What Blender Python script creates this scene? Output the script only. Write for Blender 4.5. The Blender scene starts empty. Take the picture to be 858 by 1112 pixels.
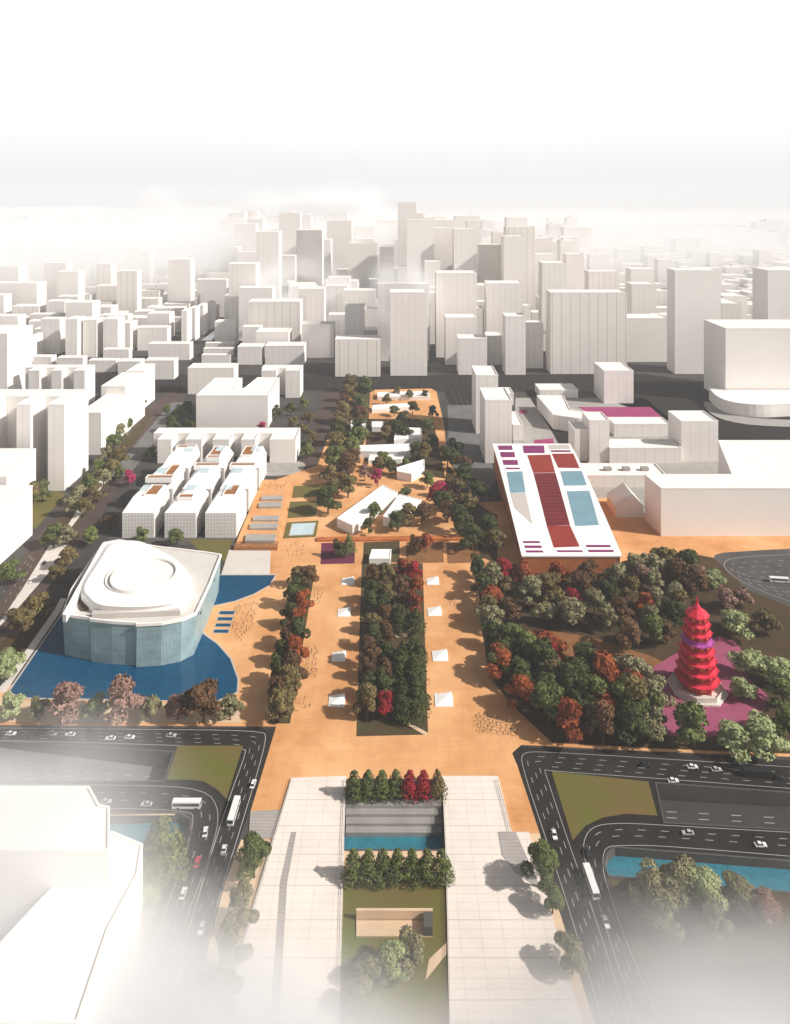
import bpy, bmesh, math, random
from mathutils import Vector, Matrix
from mathutils.geometry import delaunay_2d_cdt
R = random.Random(7)
scene = bpy.context.scene
COL = scene.collection

# ------------------------------------------------------------------ camera, sky, sun
H, F, CX, YH = 250.0, 780.0, 429.0, 215.0      # camera height (m), focal length / centre column / horizon row of the 858x1112 frame
cam = bpy.data.cameras.new('Camera'); camo = bpy.data.objects.new('Camera', cam); COL.objects.link(camo)
camo.location = (0, 0, H); camo.rotation_euler = (math.radians(90), 0, 0)
cam.sensor_fit = 'VERTICAL'; cam.sensor_height = 36.0; cam.sensor_width = 36.0
cam.lens = 36.0 * F / 1112.0
cam.shift_y = -(556.0 - YH) / 1112.0
cam.clip_start = 1.0; cam.clip_end = 60000.0
scene.camera = camo

SUN = Vector((0.79, -0.225, 0.60)).normalized()
EL = math.asin(SUN.z); AZ = math.atan2(SUN.x, SUN.y)
world = bpy.data.worlds.new('World'); scene.world = world; world.use_nodes = True
wn, wl = world.node_tree.nodes, world.node_tree.links
wn.clear()
sky = wn.new('ShaderNodeTexSky'); sky.sky_type = 'NISHITA'; sky.sun_disc = False
sky.sun_elevation = EL; sky.sun_rotation = AZ; sky.air_density = 1.0; sky.dust_density = 4.0; sky.ozone_density = 1.0
hsv = wn.new('ShaderNodeHueSaturation'); hsv.inputs['Saturation'].default_value = 0.22
bg = wn.new('ShaderNodeBackground'); bg.inputs['Strength'].default_value = 0.10
# white overcast belt low over the horizon
tc = wn.new('ShaderNodeTexCoord'); sep = wn.new('ShaderNodeSeparateXYZ'); mr = wn.new('ShaderNodeMapRange')
mr.inputs['From Min'].default_value = 0.265; mr.inputs['From Max'].default_value = 0.33
mr.inputs['To Min'].default_value = 1.0; mr.inputs['To Max'].default_value = 0.0
mr.interpolation_type = 'SMOOTHSTEP'
mix = wn.new('ShaderNodeMix'); mix.data_type = 'RGBA'
belt = wn.new('ShaderNodeValToRGB'); belt.color_ramp.elements[0].color = (.83, .833, .835, 1); belt.color_ramp.elements[1].color = (1, 1, 1, 1)
belt.color_ramp.elements[0].position = 0.02; belt.color_ramp.elements[1].position = 0.10
up = wn.new('ShaderNodeVectorMath'); up.operation = 'SCALE'; up.inputs['Scale'].default_value = 9.2
wo = wn.new('ShaderNodeOutputWorld')
hsv.inputs['Value'].default_value = 0.55
wl.new(sky.outputs[0], hsv.inputs['Color'])
wl.new(tc.outputs['Generated'], sep.inputs[0]); wl.new(sep.outputs['Z'], mr.inputs['Value'])
wl.new(mr.outputs[0], mix.inputs['Factor']); wl.new(hsv.outputs[0], mix.inputs['A'])
wl.new(sep.outputs['Z'], belt.inputs['Fac']); wl.new(belt.outputs['Color'], up.inputs[0]); wl.new(up.outputs[0], mix.inputs['B'])
wl.new(mix.outputs['Result'], bg.inputs['Color']); wl.new(bg.outputs[0], wo.inputs['Surface'])

sl = bpy.data.lights.new('Sun', 'SUN'); sl.energy = 5.0; sl.angle = math.radians(0.5); sl.color = (1.0, 0.945, 0.875)
so = bpy.data.objects.new('Sun', sl); COL.objects.link(so); so.location = (300, -200, 600)
so.rotation_euler = (-SUN).to_track_quat('-Z', 'Y').to_euler()

scene.view_settings.view_transform = 'Standard'; scene.view_settings.look = 'None'
scene.view_settings.exposure = 0.2; scene.view_settings.gamma = 1.0; scene.view_settings.use_curve_mapping = False
cy = scene.cycles
cy.use_denoising = True; cy.max_bounces = 9; cy.diffuse_bounces = 3; cy.glossy_bounces = 2
cy.transparent_max_bounces = 8; cy.volume_bounces = 5

# ------------------------------------------------------------------ helpers
def G(px, py, h=0.0):
    k = (H - h) / (py - YH)
    return ((px - CX) * k, F * k)
def GP(pts, h=0.0):
    return [G(x, y, h) for x, y in pts]

def mat(name, col, rough=0.85, var=0.12, scale=0.15, metal=0.0, spec=0.25, detail=4.0, col2=None, bump=0.0):
    m = bpy.data.materials.new(name); m.use_nodes = True
    n, l = m.node_tree.nodes, m.node_tree.links
    b = n['Principled BSDF']; b.inputs['Roughness'].default_value = rough; b.inputs['Metallic'].default_value = metal
    b.inputs['Specular IOR Level'].default_value = spec
    t = n.new('ShaderNodeTexCoord'); no = n.new('ShaderNodeTexNoise')
    no.inputs['Scale'].default_value = scale; no.inputs['Detail'].default_value = detail; no.inputs['Roughness'].default_value = 0.65
    l.new(t.outputs['Object'], no.inputs['Vector'])
    r = n.new('ShaderNodeValToRGB'); l.new(no.outputs['Fac'], r.inputs['Fac'])
    c2 = col2 or tuple(c * (1 - var) for c in col); c1 = col if col2 else tuple(min(1, c * (1 + var)) for c in col)
    r.color_ramp.elements[0].color = (*c2, 1); r.color_ramp.elements[0].position = 0.3
    r.color_ramp.elements[1].color = (*c1, 1); r.color_ramp.elements[1].position = 0.7
    l.new(r.outputs['Color'], b.inputs['Base Color'])
    if bump:
        bp = n.new('ShaderNodeBump'); bp.inputs['Strength'].default_value = bump
        l.new(no.outputs['Fac'], bp.inputs['Height']); l.new(bp.outputs[0], b.inputs['Normal'])
    m['ramp'] = r.name
    return m

def lines(m, pitch, width, dark, axis='face', second=None):
    """Joint lines in a material: vertical panel joints on walls ('face'), or along x / y on flat ground."""
    n, l = m.node_tree.nodes, m.node_tree.links
    b = n['Principled BSDF']; src = b.inputs['Base Color'].links[0].from_socket
    t = n.new('ShaderNodeTexCoord'); s = n.new('ShaderNodeSeparateXYZ'); l.new(t.outputs['Object'], s.inputs[0])
    def math_(op, a, v):
        q = n.new('ShaderNodeMath'); q.operation = op
        l.new(a, q.inputs[0])
        if isinstance(v, (int, float)): q.inputs[1].default_value = v
        else: l.new(v, q.inputs[1])
        return q.outputs[0]
    def band(c, p, w):
        q = math_('FRACT', math_('DIVIDE', c, p), 0.0)
        return math_('LESS_THAN', q, w / p)
    if axis == 'face':
        g = n.new('ShaderNodeNewGeometry'); sn = n.new('ShaderNodeSeparateXYZ'); l.new(g.outputs['True Normal'], sn.inputs[0])
        ay = math_('ABSOLUTE', sn.outputs['Y'], 0.0); ax = math_('ABSOLUTE', sn.outputs['X'], 0.0)
        c = math_('ADD', math_('MULTIPLY', s.outputs['X'], ay), math_('MULTIPLY', s.outputs['Y'], ax))
        az = math_('LESS_THAN', math_('ABSOLUTE', sn.outputs['Z'], 0.0), 0.5)
        f = math_('MULTIPLY', band(c, pitch, width), az)
    else:
        f = band(s.outputs[axis], pitch, width)
    if second:
        f2 = band(s.outputs[second[0]], second[1], second[2])
        f = math_('MAXIMUM', f, f2)
        if axis == 'face': f = math_('MULTIPLY', f, az)
    mx = n.new('ShaderNodeMix'); mx.data_type = 'RGBA'; mx.blend_type = 'MULTIPLY'
    mx.inputs['B'].default_value = (dark, dark, dark, 1)
    l.new(f, mx.inputs['Factor']); l.new(src, mx.inputs['A']); l.new(mx.outputs['Result'], b.inputs['Base Color'])
    return m

def link(name, me, m=None, parent=None, loc=None):
    o = bpy.data.objects.new(name, me); COL.objects.link(o)
    if m is not None and me is not None and not me.materials:
        for q in (m if isinstance(m, (list, tuple)) else [m]): me.materials.append(q)
    if parent: o.parent = parent
    if loc: o.location = loc
    return o
def tag(o, label, cat, group=None, kind=None):
    o['label'] = label; o['category'] = cat
    if group: o['group'] = group
    if kind: o['kind'] = kind
    return o
def struct(o):
    o['kind'] = 'structure'; return o
def empty(name, loc, rz=0.0):
    o = bpy.data.objects.new(name, None); COL.objects.link(o); o.location = loc; o.rotation_euler = (0, 0, rz); o.empty_display_size = 1
    return o

class MB:
    """Collects shapes into one mesh."""
    def __init__(s): s.v = []; s.f = []; s.mi = []; s.cur = 0
    def add(s, vs, fs):
        o = len(s.v); s.v += [tuple(v) for v in vs]; s.f += [tuple(i + o for i in f) for f in fs]; s.mi += [s.cur] * len(fs)
    def box(s, x0, x1, y0, y1, z0, z1):
        s.prism([(x0, y0), (x1, y0), (x1, y1), (x0, y1)], z0, z1)
    def prism(s, pts, z0, z1, top=True, bottom=True, pts1=None):
        pts = list(pts); p1 = list(pts1) if pts1 else pts
        if area(pts) < 0: pts = pts[::-1]; p1 = p1[::-1]
        n = len(pts)
        vs = [(x, y, z0) for x, y in pts] + [(x, y, z1) for x, y in p1]
        fs = [(i, (i + 1) % n, n + (i + 1) % n, n + i) for i in range(n)]
        if top: fs.append(tuple(range(n, 2 * n)))
        if bottom: fs.append(tuple(range(n - 1, -1, -1)))
        s.add(vs, fs)
    def sheet(s, pts, z):
        pts = list(pts)
        if area(pts) < 0: pts = pts[::-1]
        s.add([(x, y, z) for x, y in pts], [tuple(range(len(pts)))])
    def ring(s, pts, off, z0, z1):
        pts = list(pts)
        if area(pts) < 0: pts = pts[::-1]
        q = inset(pts, off); n = len(pts)
        vs = [(x, y, z0) for x, y in pts] + [(x, y, z1) for x, y in pts] + [(x, y, z1) for x, y in q] + [(x, y, z0) for x, y in q]
        fs = []
        for i in range(n):
            j = (i + 1) % n
            fs += [(i, j, n + j, n + i), (n + i, n + j, 2 * n + j, 2 * n + i), (2 * n + i, 2 * n + j, 3 * n + j, 3 * n + i)]
        s.add(vs, fs)
    def tube(s, a, b, r0, r1, n=6):
        a, b = Vector(a), Vector(b); d = (b - a).normalized(); u = d.orthogonal().normalized(); w = d.cross(u)
        vs = []
        for c, r in ((a, r0), (b, r1)):
            for i in range(n):
                t = 2 * math.pi * i / n; vs.append(c + (u * math.cos(t) + w * math.sin(t)) * r)
        fs = [(i, (i + 1) % n, n + (i + 1) % n, n + i) for i in range(n)] + [tuple(range(n, 2 * n)), tuple(range(n - 1, -1, -1))]
        s.add(vs, fs)
    def mesh(s, name):
        me = bpy.data.meshes.new(name); me.from_pydata(s.v, [], s.f)
        if any(s.mi): me.polygons.foreach_set('material_index', s.mi)
        me.update(); return me
    def build(s, name, m, parent=None, loc=None): return link(name, s.mesh(name), m, parent, loc)

def area(p): return sum(p[i][0] * p[(i + 1) % len(p)][1] - p[(i + 1) % len(p)][0] * p[i][1] for i in range(len(p))) / 2
def inset(p, d):
    n = len(p); out = []
    for i in range(n):
        a, b, c = Vector(p[i - 1]), Vector(p[i]), Vector(p[(i + 1) % n])
        e1 = (b - a).normalized(); e2 = (c - b).normalized()
        n1 = Vector((-e1.y, e1.x)); n2 = Vector((-e2.y, e2.x)); k = n1 + n2
        k = k / max(0.25, k.dot(n1)) if k.length > 1e-6 else n1
        out.append((b.x + k.x * d, b.y + k.y * d))
    return out
ORD = 'first second third fourth fifth sixth seventh eighth ninth tenth eleventh twelfth thirteenth fourteenth fifteenth sixteenth seventeenth eighteenth nineteenth twentieth'.split()
TENS = {2: 'twenty', 3: 'thirty', 4: 'forty', 5: 'fifty'}
def ordw(n):
    if n <= 20: return ORD[n - 1]
    return TENS[n // 10] + '-' + ORD[n % 10 - 1] if n % 10 else {3: 'thirtieth', 4: 'fortieth', 5: 'fiftieth'}[n // 10]
def inside(p, poly):
    c = False; x, y = p
    for i in range(len(poly)):
        x1, y1 = poly[i - 1]; x2, y2 = poly[i]
        if (y1 > y) != (y2 > y) and x < (x2 - x1) * (y - y1) / (y2 - y1) + x1: c = not c
    return c
def smooth(pts, it=2, closed=True):
    for _ in range(it):
        q = []
        n = len(pts)
        rng = range(n) if closed else range(n - 1)
        if not closed: q.append(pts[0])
        for i in rng:
            a, b = pts[i], pts[(i + 1) % n]
            q += [(a[0] * .75 + b[0] * .25, a[1] * .75 + b[1] * .25), (a[0] * .25 + b[0] * .75, a[1] * .25 + b[1] * .75)]
        if not closed: q.append(pts[-1])
        pts = q
    return pts

# ------------------------------------------------------------------ materials
M = {}
M['ground'] = mat('city_ground', (0.055, 0.050, 0.046), scale=0.02, var=0.3)
M['asphalt'] = mat('asphalt', (0.026, 0.0225, 0.0205), spec=0.06, rough=0.85, scale=0.06, var=0.3, detail=6)
M['asphalt_grey'] = mat('asphalt_grey', (0.15, 0.145, 0.14), rough=0.8, scale=0.06, var=0.2)
M['asphalt_mid'] = mat('asphalt_mid', (0.085, 0.08, 0.077), spec=0.06, rough=0.85, scale=0.06, var=0.25)
M['ramp_grey'] = mat('ramp_asphalt', (0.06, 0.053, 0.048), spec=0.06, rough=0.85, scale=0.06, var=0.2)
M['asphalt_brown'] = mat('asphalt_brown', (0.075, 0.05, 0.042), rough=0.8, scale=0.06, var=0.2)
M['paint'] = mat('road_paint', (0.42, 0.41, 0.39), rough=0.6, scale=0.8, var=0.15)
M['plaza'] = lines(lines(mat('orange_paving', (0.82, 0.47, 0.235), rough=0.9, scale=0.022, col2=(0.50, 0.215, 0.072), detail=12, spec=0.1), 6, 0.3, 0.93, 'X'), 6, 0.3, 0.93, 'Y')
M['plaza_pale'] = mat('pale_paving', (0.62, 0.45, 0.30), scale=0.08, var=0.12)
M['kerb'] = mat('kerb_stone', (0.45, 0.42, 0.38), scale=0.3)
M['white_paving'] = lines(mat('white_paving', (0.62, 0.57, 0.53), scale=0.1, var=0.06), 4, 0.15, 0.85, 'Y')
M['deck'] = lines(lines(mat('pale_decking', (0.74, 0.66, 0.60), scale=0.06, var=0.08), 3.1, 0.3, 0.86, 'Y'), 12.4, 0.4, 0.84, 'Y', ('X', 7.3, 0.25))
M['deck_grey'] = lines(mat('grey_decking', (0.36, 0.33, 0.31), scale=0.1), 1.5, 0.2, 0.7, 'Y')
M['lawn'] = mat('lawn', (0.095, 0.125, 0.014), rough=0.95, scale=0.028, col2=(0.165, 0.088, 0.040), detail=7)
M['lawn_green'] = mat('lawn_green', (0.11, 0.12, 0.03), rough=0.95, scale=0.12, col2=(0.15, 0.11, 0.03), detail=7)
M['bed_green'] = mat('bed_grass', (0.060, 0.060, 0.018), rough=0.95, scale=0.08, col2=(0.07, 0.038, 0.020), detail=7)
M['bed_brown'] = mat('bed_soil', (0.27, 0.12, 0.045), rough=0.95, scale=0.1, col2=(0.17, 0.08, 0.028))
M['bed_magenta'] = mat('magenta_flowers', (0.16, 0.02, 0.07), rough=0.95, scale=0.3, col2=(0.10, 0.02, 0.04))
M['grove_soil_shade'] = mat('grove_floor_shade', (0.085, 0.045, 0.018), rough=0.95, scale=0.05, col2=(0.035, 0.028, 0.010), detail=7)  # soil colour darkened to carry the shade under the tree canopy
M['pink'] = mat('pink_ground', (0.36, 0.085, 0.17), rough=0.95, scale=0.10, col2=(0.24, 0.055, 0.095), detail=8)
M['magenta_roof'] = mat('magenta_paving', (0.32, 0.04, 0.14), scale=0.1)
M['water'] = mat('pool_water', (0.0, 0.060, 0.135), rough=0.14, var=0.22, scale=0.25, spec=0.22, bump=0.25)
M['canal'] = mat('canal_water', (0.03, 0.17, 0.23), rough=0.15, scale=0.3, spec=0.35, var=0.2, bump=0.25)
M['concrete'] = mat('concrete', (0.34, 0.32, 0.30), scale=0.15)
M['concrete_pale'] = mat('pale_roof_concrete', (0.60, 0.57, 0.54), scale=0.12, var=0.06)
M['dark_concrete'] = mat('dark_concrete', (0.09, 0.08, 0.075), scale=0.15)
M['stone_grey'] = lines(mat('grey_stone_steps', (0.30, 0.285, 0.27), scale=0.1), 1.2, 0.2, 0.75, 'Y')
M['wall_white'] = lines(mat('white_render', (0.79, 0.75, 0.715), scale=0.03, var=0.03), 9.0, 0.35, 0.72)
M['wall_warm'] = lines(mat('warm_render', (0.77, 0.725, 0.68), scale=0.03, var=0.03), 13.0, 0.7, 0.55)
M['wall_plain'] = mat('plain_render', (0.81, 0.77, 0.735), scale=0.03, var=0.03)
M['roof_white'] = mat('white_roof', (0.84, 0.80, 0.76), scale=0.05, var=0.03)
M['pure_white'] = mat('white_shell', (0.88, 0.86, 0.84), rough=0.6, scale=0.05, var=0.02)
M['roof_grey'] = mat('grey_roof', (0.50, 0.46, 0.43), scale=0.05, var=0.05)
M['glass_teal'] = lines(mat('teal_glass', (0.27, 0.375, 0.40), rough=0.45, scale=0.1, var=0.22, spec=0.4), 1.6, 0.3, 0.78, 'face', ('Z', 3.8, 0.3))
M['glass_blue'] = lines(mat('blue_glass', (0.19, 0.33, 0.40), rough=0.3, scale=0.06, spec=0.5), 4.0, 0.3, 0.8, 'Y', ('X', 4.0, 0.3))
M['glass_pale'] = mat('pale_skylight', (0.52, 0.63, 0.68), rough=0.3, spec=0.5)
M['facade'] = lines(mat('facade_screen', (0.72, 0.69, 0.66), scale=0.3, var=0.05), 2.4, 0.6, 0.80, 'face', ('Z', 2.6, 0.6))
M['purple'] = mat('purple_panel', (0.20, 0.022, 0.12), scale=0.3)
M['red_panel'] = lines(mat('red_panel', (0.30, 0.040, 0.022), scale=0.06, col2=(0.24, 0.022, 0.022)), 2.6, 0.3, 0.75, 'Y')
M['dark_red'] = lines(mat('dark_red_panel', (0.16, 0.014, 0.020), scale=0.06), 5.2, 1.3, 0.45, 'Y')
M['orange_brick'] = mat('orange_cladding', (0.42, 0.13, 0.035), scale=0.12, var=0.2)
M['orange_dark'] = mat('brown_terrace', (0.30, 0.13, 0.045), scale=0.3, var=0.25)
M['pagoda_red'] = mat('red_lacquer', (0.42, 0.010, 0.026), rough=0.6, scale=0.6, var=0.12)
M['pagoda_roof'] = mat('red_tiles', (0.60, 0.020, 0.05), rough=0.6, scale=0.8, var=0.15)
M['pagoda_purple'] = mat('purple_tiles', (0.33, 0.05, 0.26), rough=0.6, scale=0.8, var=0.15)
M['pagoda_gold'] = mat('amber_window', (0.75, 0.16, 0.05), rough=0.5, scale=0.8)
M['marble'] = mat('pale_stone', (0.62, 0.56, 0.50), scale=0.2)
M['bark'] = mat('bark', (0.09, 0.06, 0.04), scale=1.0)
M['black'] = mat('tyre_black', (0.02, 0.02, 0.02), scale=1)
M['car_glass'] = mat('dark_glass', (0.02, 0.025, 0.03), rough=0.15, scale=1, spec=0.5)
M['lamp_red'] = mat('tail_lamp', (0.4, 0.02, 0.02), scale=1)
for k, c in dict(white=(0.75, 0.75, 0.74), black=(0.02, 0.02, 0.022), red=(0.45, 0.03, 0.04), silver=(0.42, 0.43, 0.44)).items():
    M['car_' + k] = mat('car_paint_' + k, c, rough=0.35, scale=0.5, var=0.03, spec=0.5)

# ------------------------------------------------------------------ ground sheet with openings for the sunken roads and the canal
HOLES = {
    'ramp_w': [(-80, 801), (188, 817), (178, 848), (-80, 848)],
    'canal_w': [(90, 886), (196, 884), (206, 890), (207, 906), (200, 919), (90, 921)],
    'canal_c': [(373, 868), (482, 868), (484, 923), (372, 923)],
    'ramp_e': [(713, 851), (960, 869), (960, 907), (722, 893)],
    'canal_e': [(668, 921), (960, 944), (960, 978), (662, 951), (657, 940), (660, 927)],
}
HW = {k: GP(v) for k, v in HOLES.items()}
def holed(name, outer, holes, z, m):
    vs, ed = [], []
    for l in [outer] + [list(h) for h in holes]:
        o = len(vs); vs += [Vector(p) for p in l]; ed += [(o + i, o + (i + 1) % len(l)) for i in range(len(l))]
    vs, _e, tris = delaunay_2d_cdt(vs, ed, [], 0, 1e-4)[:3]
    bm = bmesh.new(); bv = [bm.verts.new((v.x, v.y, z)) for v in vs]
    for t in tris:
        c = sum((vs[i] for i in t), Vector((0, 0))) / len(t)
        if not any(inside((c.x, c.y), h) for h in holes): bm.faces.new([bv[i] for i in t])
    for f in bm.faces:
        f.normal_update()
        if f.normal.z < 0: f.normal_flip()
    me = bpy.data.meshes.new(name); bm.to_mesh(me); bm.free()
    return link(name, me, m)
struct(holed('ground', [(-14000, -600), (14000, -600), (14000, 15500), (-14000, 15500)], list(HW.values()), 0.0, M['ground']))

def sheet(name, pts, z, m, sm=0, h=0.0):
    p = GP(pts, h)
    if sm: p = smooth(p, sm)
    b = MB(); b.sheet(p, z); return struct(b.build(name, m))
def slab(name, pts, z0, z1, m, sm=0):
    p = GP(pts)
    if sm: p = smooth(p, sm)
    b = MB(); b.prism(p, z0, z1); return b.build(name, m)

# trenches: retaining walls and floors
def trench(key, name, label, depth, m):
    b = MB(); p = HW[key]; p = p if area(p) > 0 else p[::-1]; n = len(p)
    q = inset(p, -0.6)
    vs = [(x, y, 0.25) for x, y in q] + [(x, y, 0.25) for x, y in p] + [(x, y, -depth - 0.5) for x, y in p]
    fs = []
    for i in range(n):
        j = (i + 1) % n
        fs += [(i, j, n + j, n + i), (n + i, n + j, 2 * n + j, 2 * n + i)]
    b.add(vs, [f[::-1] if False else f for f in fs])
    return tag(b.build(name, m), label, 'retaining wall')
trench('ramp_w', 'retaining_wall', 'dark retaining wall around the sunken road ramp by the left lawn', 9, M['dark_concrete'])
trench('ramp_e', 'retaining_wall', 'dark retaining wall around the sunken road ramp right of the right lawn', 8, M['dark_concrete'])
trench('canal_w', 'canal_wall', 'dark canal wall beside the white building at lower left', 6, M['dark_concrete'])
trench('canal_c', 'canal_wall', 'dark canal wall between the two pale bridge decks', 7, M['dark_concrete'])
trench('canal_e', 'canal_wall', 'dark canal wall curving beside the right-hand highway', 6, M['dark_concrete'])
def slope(name, key, z_of, m):
    p = HW[key]; p = p if area(p) > 0 else p[::-1]
    b = MB(); b.add([(x, y, z_of(x)) for x, y in p], [tuple(range(len(p)))]); return struct(b.build(name, m))
xs = [x for x, y in HW['ramp_w']]; xw0, xw1 = min(xs), max(xs)
slope('ramp_road', 'ramp_w', lambda x: -0.3 - 7.5 * max(0, (x - xw0) / (xw1 - xw0)), M['asphalt_grey'])
xs = [x for x, y in HW['ramp_e']]; xe0, xe1 = min(xs), max(xs)
slope('ramp_road', 'ramp_e', lambda x: -7.0 + 2.0 * (x - xe0) / (xe1 - xe0), M['ramp_grey'])
for k, z in (('canal_w', -3.5), ('canal_e', -3.0)):
    slope('canal_water', k, lambda x, z=z: z, M['canal'])
slope('canal_water', 'canal_c', lambda x: -5.0, M['canal'])
# dark road gap under the tunnel roofs is left to shade: portal mouths
def portal(label, pts, z0, z1):
    b = MB(); (xa, ya), (xb, yb) = pts
    b.prism([(xa, ya), (xb, yb), (xb + 1.2, yb), (xa + 1.2, ya)], z0, z1)
    return b
# ------------------------------------------------------------------ plaza, roads, paths
Z1, Z2, Z3, Z4 = 0.03, 0.06, 0.12, 0.15
struct(slab('plaza', [(-80, 768), (-80, 787), (300, 789), (272, 882), (272, 912), (310, 912), (316, 846), (540, 846), (548, 905), (586, 905), (562, 832), (556, 818), (566, 809), (712, 816), (960, 826), (960, 560), (690, 560), (672, 540), (560, 545), (520, 545), (486, 500), (482, 460), (474, 425), (468, 422), (375, 424), (345, 505), (300, 521), (285, 521), (256, 590), (225, 660), (-20, 757)], -0.3, Z3, M['plaza']))
# the open ground under the tunnel lawn etc
sheet('road', [(-80, 789), (300, 791), (283, 845), (245, 955), (206, 1112), (196, 1150), (110, 1150), (130, 1112), (196, 912), (206, 894), (206, 889), (196, 882), (-80, 886), (-80, 849), (178, 849), (188, 816), (-80, 800)], Z1, M['asphalt'])
struct(MB() and slab('pavement', [(-80, 880), (120, 884), (190, 882.5), (190, 885.5), (-80, 887)], 0.0, 0.2, M['plaza_pale']))
road_e = [(576, 812), (566, 810), (559, 814), (557, 822), (567, 860), (584, 915), (606, 985), (646, 1112), (660, 1150), (760, 1150), (722, 1112), (690, 1040), (668, 985), (657, 948), (654, 936), (660, 925), (668, 919), (960, 942), (960, 908), (722, 894.5), (712, 850), (960, 868), (960, 832), (712, 817)]
sheet('road', road_e, Z1, M['asphalt'])
# north boulevard and streets
sheet('road', [(-80, 404), (330, 408), (480, 407), (700, 406), (960, 440), (960, 490), (760, 470), (640, 427), (505, 424), (486, 425), (332, 424), (-80, 430)], Z1, M['asphalt'])
sheet('road', [(350, 424), (376, 424), (350, 505), (330, 514), (300, 520), (290, 517), (316, 508), (334, 496)], Z2, M['asphalt_brown'])
sheet('road', [(482, 424), (512, 424), (545, 520), (520, 520)], Z2, M['asphalt'])
sheet('road', [(205, 395), (228, 372), (262, 330), (272, 330), (240, 385), (215, 412)], Z2, M['asphalt'])
sheet('avenue', [(-80, 735), (-20, 690), (40, 582), (150, 452), (186, 425), (205, 425), (120, 545), (90, 585), (50, 640), (10, 700), (-40, 760)], Z1, M['asphalt_brown'])
sheet('path', [(118, 517), (186, 437), (200, 437), (140, 517)], Z2 + .03, M['asphalt_grey'])
sheet('path', [(96, 536), (118, 512), (124, 512), (66, 588), (62, 590), (92, 540)], Z2 + .03, M['white_paving'])
sheet('path', [(54, 592), (75, 592), (72, 600), (20, 660), (-10, 690), (24, 640)], Z2 + .06, M['white_paving'])
sheet('lawn', [(30, 545), (60, 533), (72, 536), (38, 575), (28, 565)], Z2, M['lawn_green'])
sheet('median', [(52, 585), (112, 505), (150, 462), (160, 450), (166, 452), (120, 520), (75, 583), (60, 592)], Z2 + .02, M['bed_green'])
# right-hand road basin
sheet('road', smooth([(772, 604), (790, 599), (960, 592), (960, 690), (850, 658), (806, 640), (780, 622)], 1), Z3 + .03, M['asphalt_mid'])
PEND = True
# city pads right of the park
sheet('pavement', [(560, 432), (700, 432), (745, 470), (960, 492), (960, 600), (690, 590), (640, 540), (556, 505)], Z1, M['concrete'])
sheet('road', [(571, 425), (589, 425), (630, 490), (650, 520), (632, 530), (600, 470)], Z2, M['asphalt'])
sheet('court', [(627, 442), (706, 442), (719, 453), (668, 455), (661, 459)], Z2 + .04, M['magenta_roof'])
sheet('court', [(580, 478), (601, 476), (601, 482), (580, 484)], Z2 + .04, M['magenta_roof'])
sheet('court', [(563, 445), (572, 445), (573, 449), (565, 450)], Z2 + .04, M['magenta_roof'])
sheet('road', [(720, 474), (780, 461), (960, 466), (960, 490), (775, 478)], Z2, M['asphalt'])
struct(slab('pavement', smooth([(768, 434), (790, 450), (830, 456), (960, 458), (960, 464), (830, 464), (780, 456), (762, 440)], 2), 0, 0.3, M['concrete']))

# lawns on the highway corners
sheet('lawn', [(193, 810), (264, 810), (246, 868), (236, 858), (222, 849), (205, 847), (181, 847)], Z4, M['lawn'])
sheet('lawn', [(599, 838), (704, 849), (714, 886), (680, 884), (655, 888), (636, 897), (622, 913)], Z4, M['lawn'])
# plaza beds
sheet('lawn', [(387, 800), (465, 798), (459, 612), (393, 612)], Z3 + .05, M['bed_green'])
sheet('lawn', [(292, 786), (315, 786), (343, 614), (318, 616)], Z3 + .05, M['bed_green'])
sheet('lawn', [(519, 628), (530, 612), (676, 616), (745, 600), (775, 606), (810, 640), (960, 700), (960, 823), (710, 813), (600, 807), (560, 770), (535, 740), (524, 690)], Z3 + .05, M['grove_soil_shade'])
sheet('path', [(592, 684), (640, 692), (705, 712), (725, 722), (720, 742), (690, 740), (640, 722), (588, 700)], Z3 + .08, M['bed_brown'])
sheet('court', smooth([(688, 744), (712, 722), (775, 688), (806, 700), (808, 732), (842, 764), (796, 800), (720, 802), (692, 772)], 1), Z3 + .10, M['pink'])
sheet('lawn', [(349, 590), (386, 589), (385, 612), (348, 613)], Z3 + .05, M['bed_magenta'])
sheet('lawn', [(395, 589), (434, 588), (434, 611), (394, 612)], Z3 + .05, M['bed_green'])
sheet('lawn', [(441, 589), (481, 588), (482, 611), (441, 612)], Z3 + .05, M['bed_brown'])
sheet('lawn', [(485, 590), (518, 586), (522, 611), (486, 612)], Z3 + .05, M['bed_brown'])
sheet('lawn', [(319, 528), (353, 526), (352, 539), (317, 541)], Z3 + .05, M['lawn_green'])
sheet('lawn', [(315, 545), (347, 544), (342, 561), (312, 563)], Z3 + .05, M['lawn_green'])
sheet('lawn', [(205, 586), (252, 586), (246, 612), (232, 603), (214, 596)], Z3 + .05, M['lawn_green'])
sheet('lawn', [(385, 424), (356, 505), (376, 525), (400, 470), (402, 424)], Z3 + .04, M['bed_green'])
sheet('lawn', [(400, 455), (470, 455), (484, 520), (430, 512), (395, 500)], Z3 + .04, M['grove_soil_shade'])
sheet('lawn', [(486, 505), (520, 548), (540, 560), (540, 612), (524, 606), (500, 585), (480, 540)], Z3 + .04, M['grove_soil_shade'])
sheet('pavement', [(486, 440), (512, 440), (540, 520), (520, 545), (488, 500)], Z2 + .03, M['asphalt_grey'])
sheet('path', [(-60, 763), (10, 757), (24, 761), (234, 765), (258, 757), (262, 785), (-60, 784)], Z3 + .03, M['plaza_pale'])
sheet('path', [(66, 664), (6, 752), (-4, 752), (58, 664), (66, 650), (72, 650)], Z3 + .03, M['white_paving'])
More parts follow.
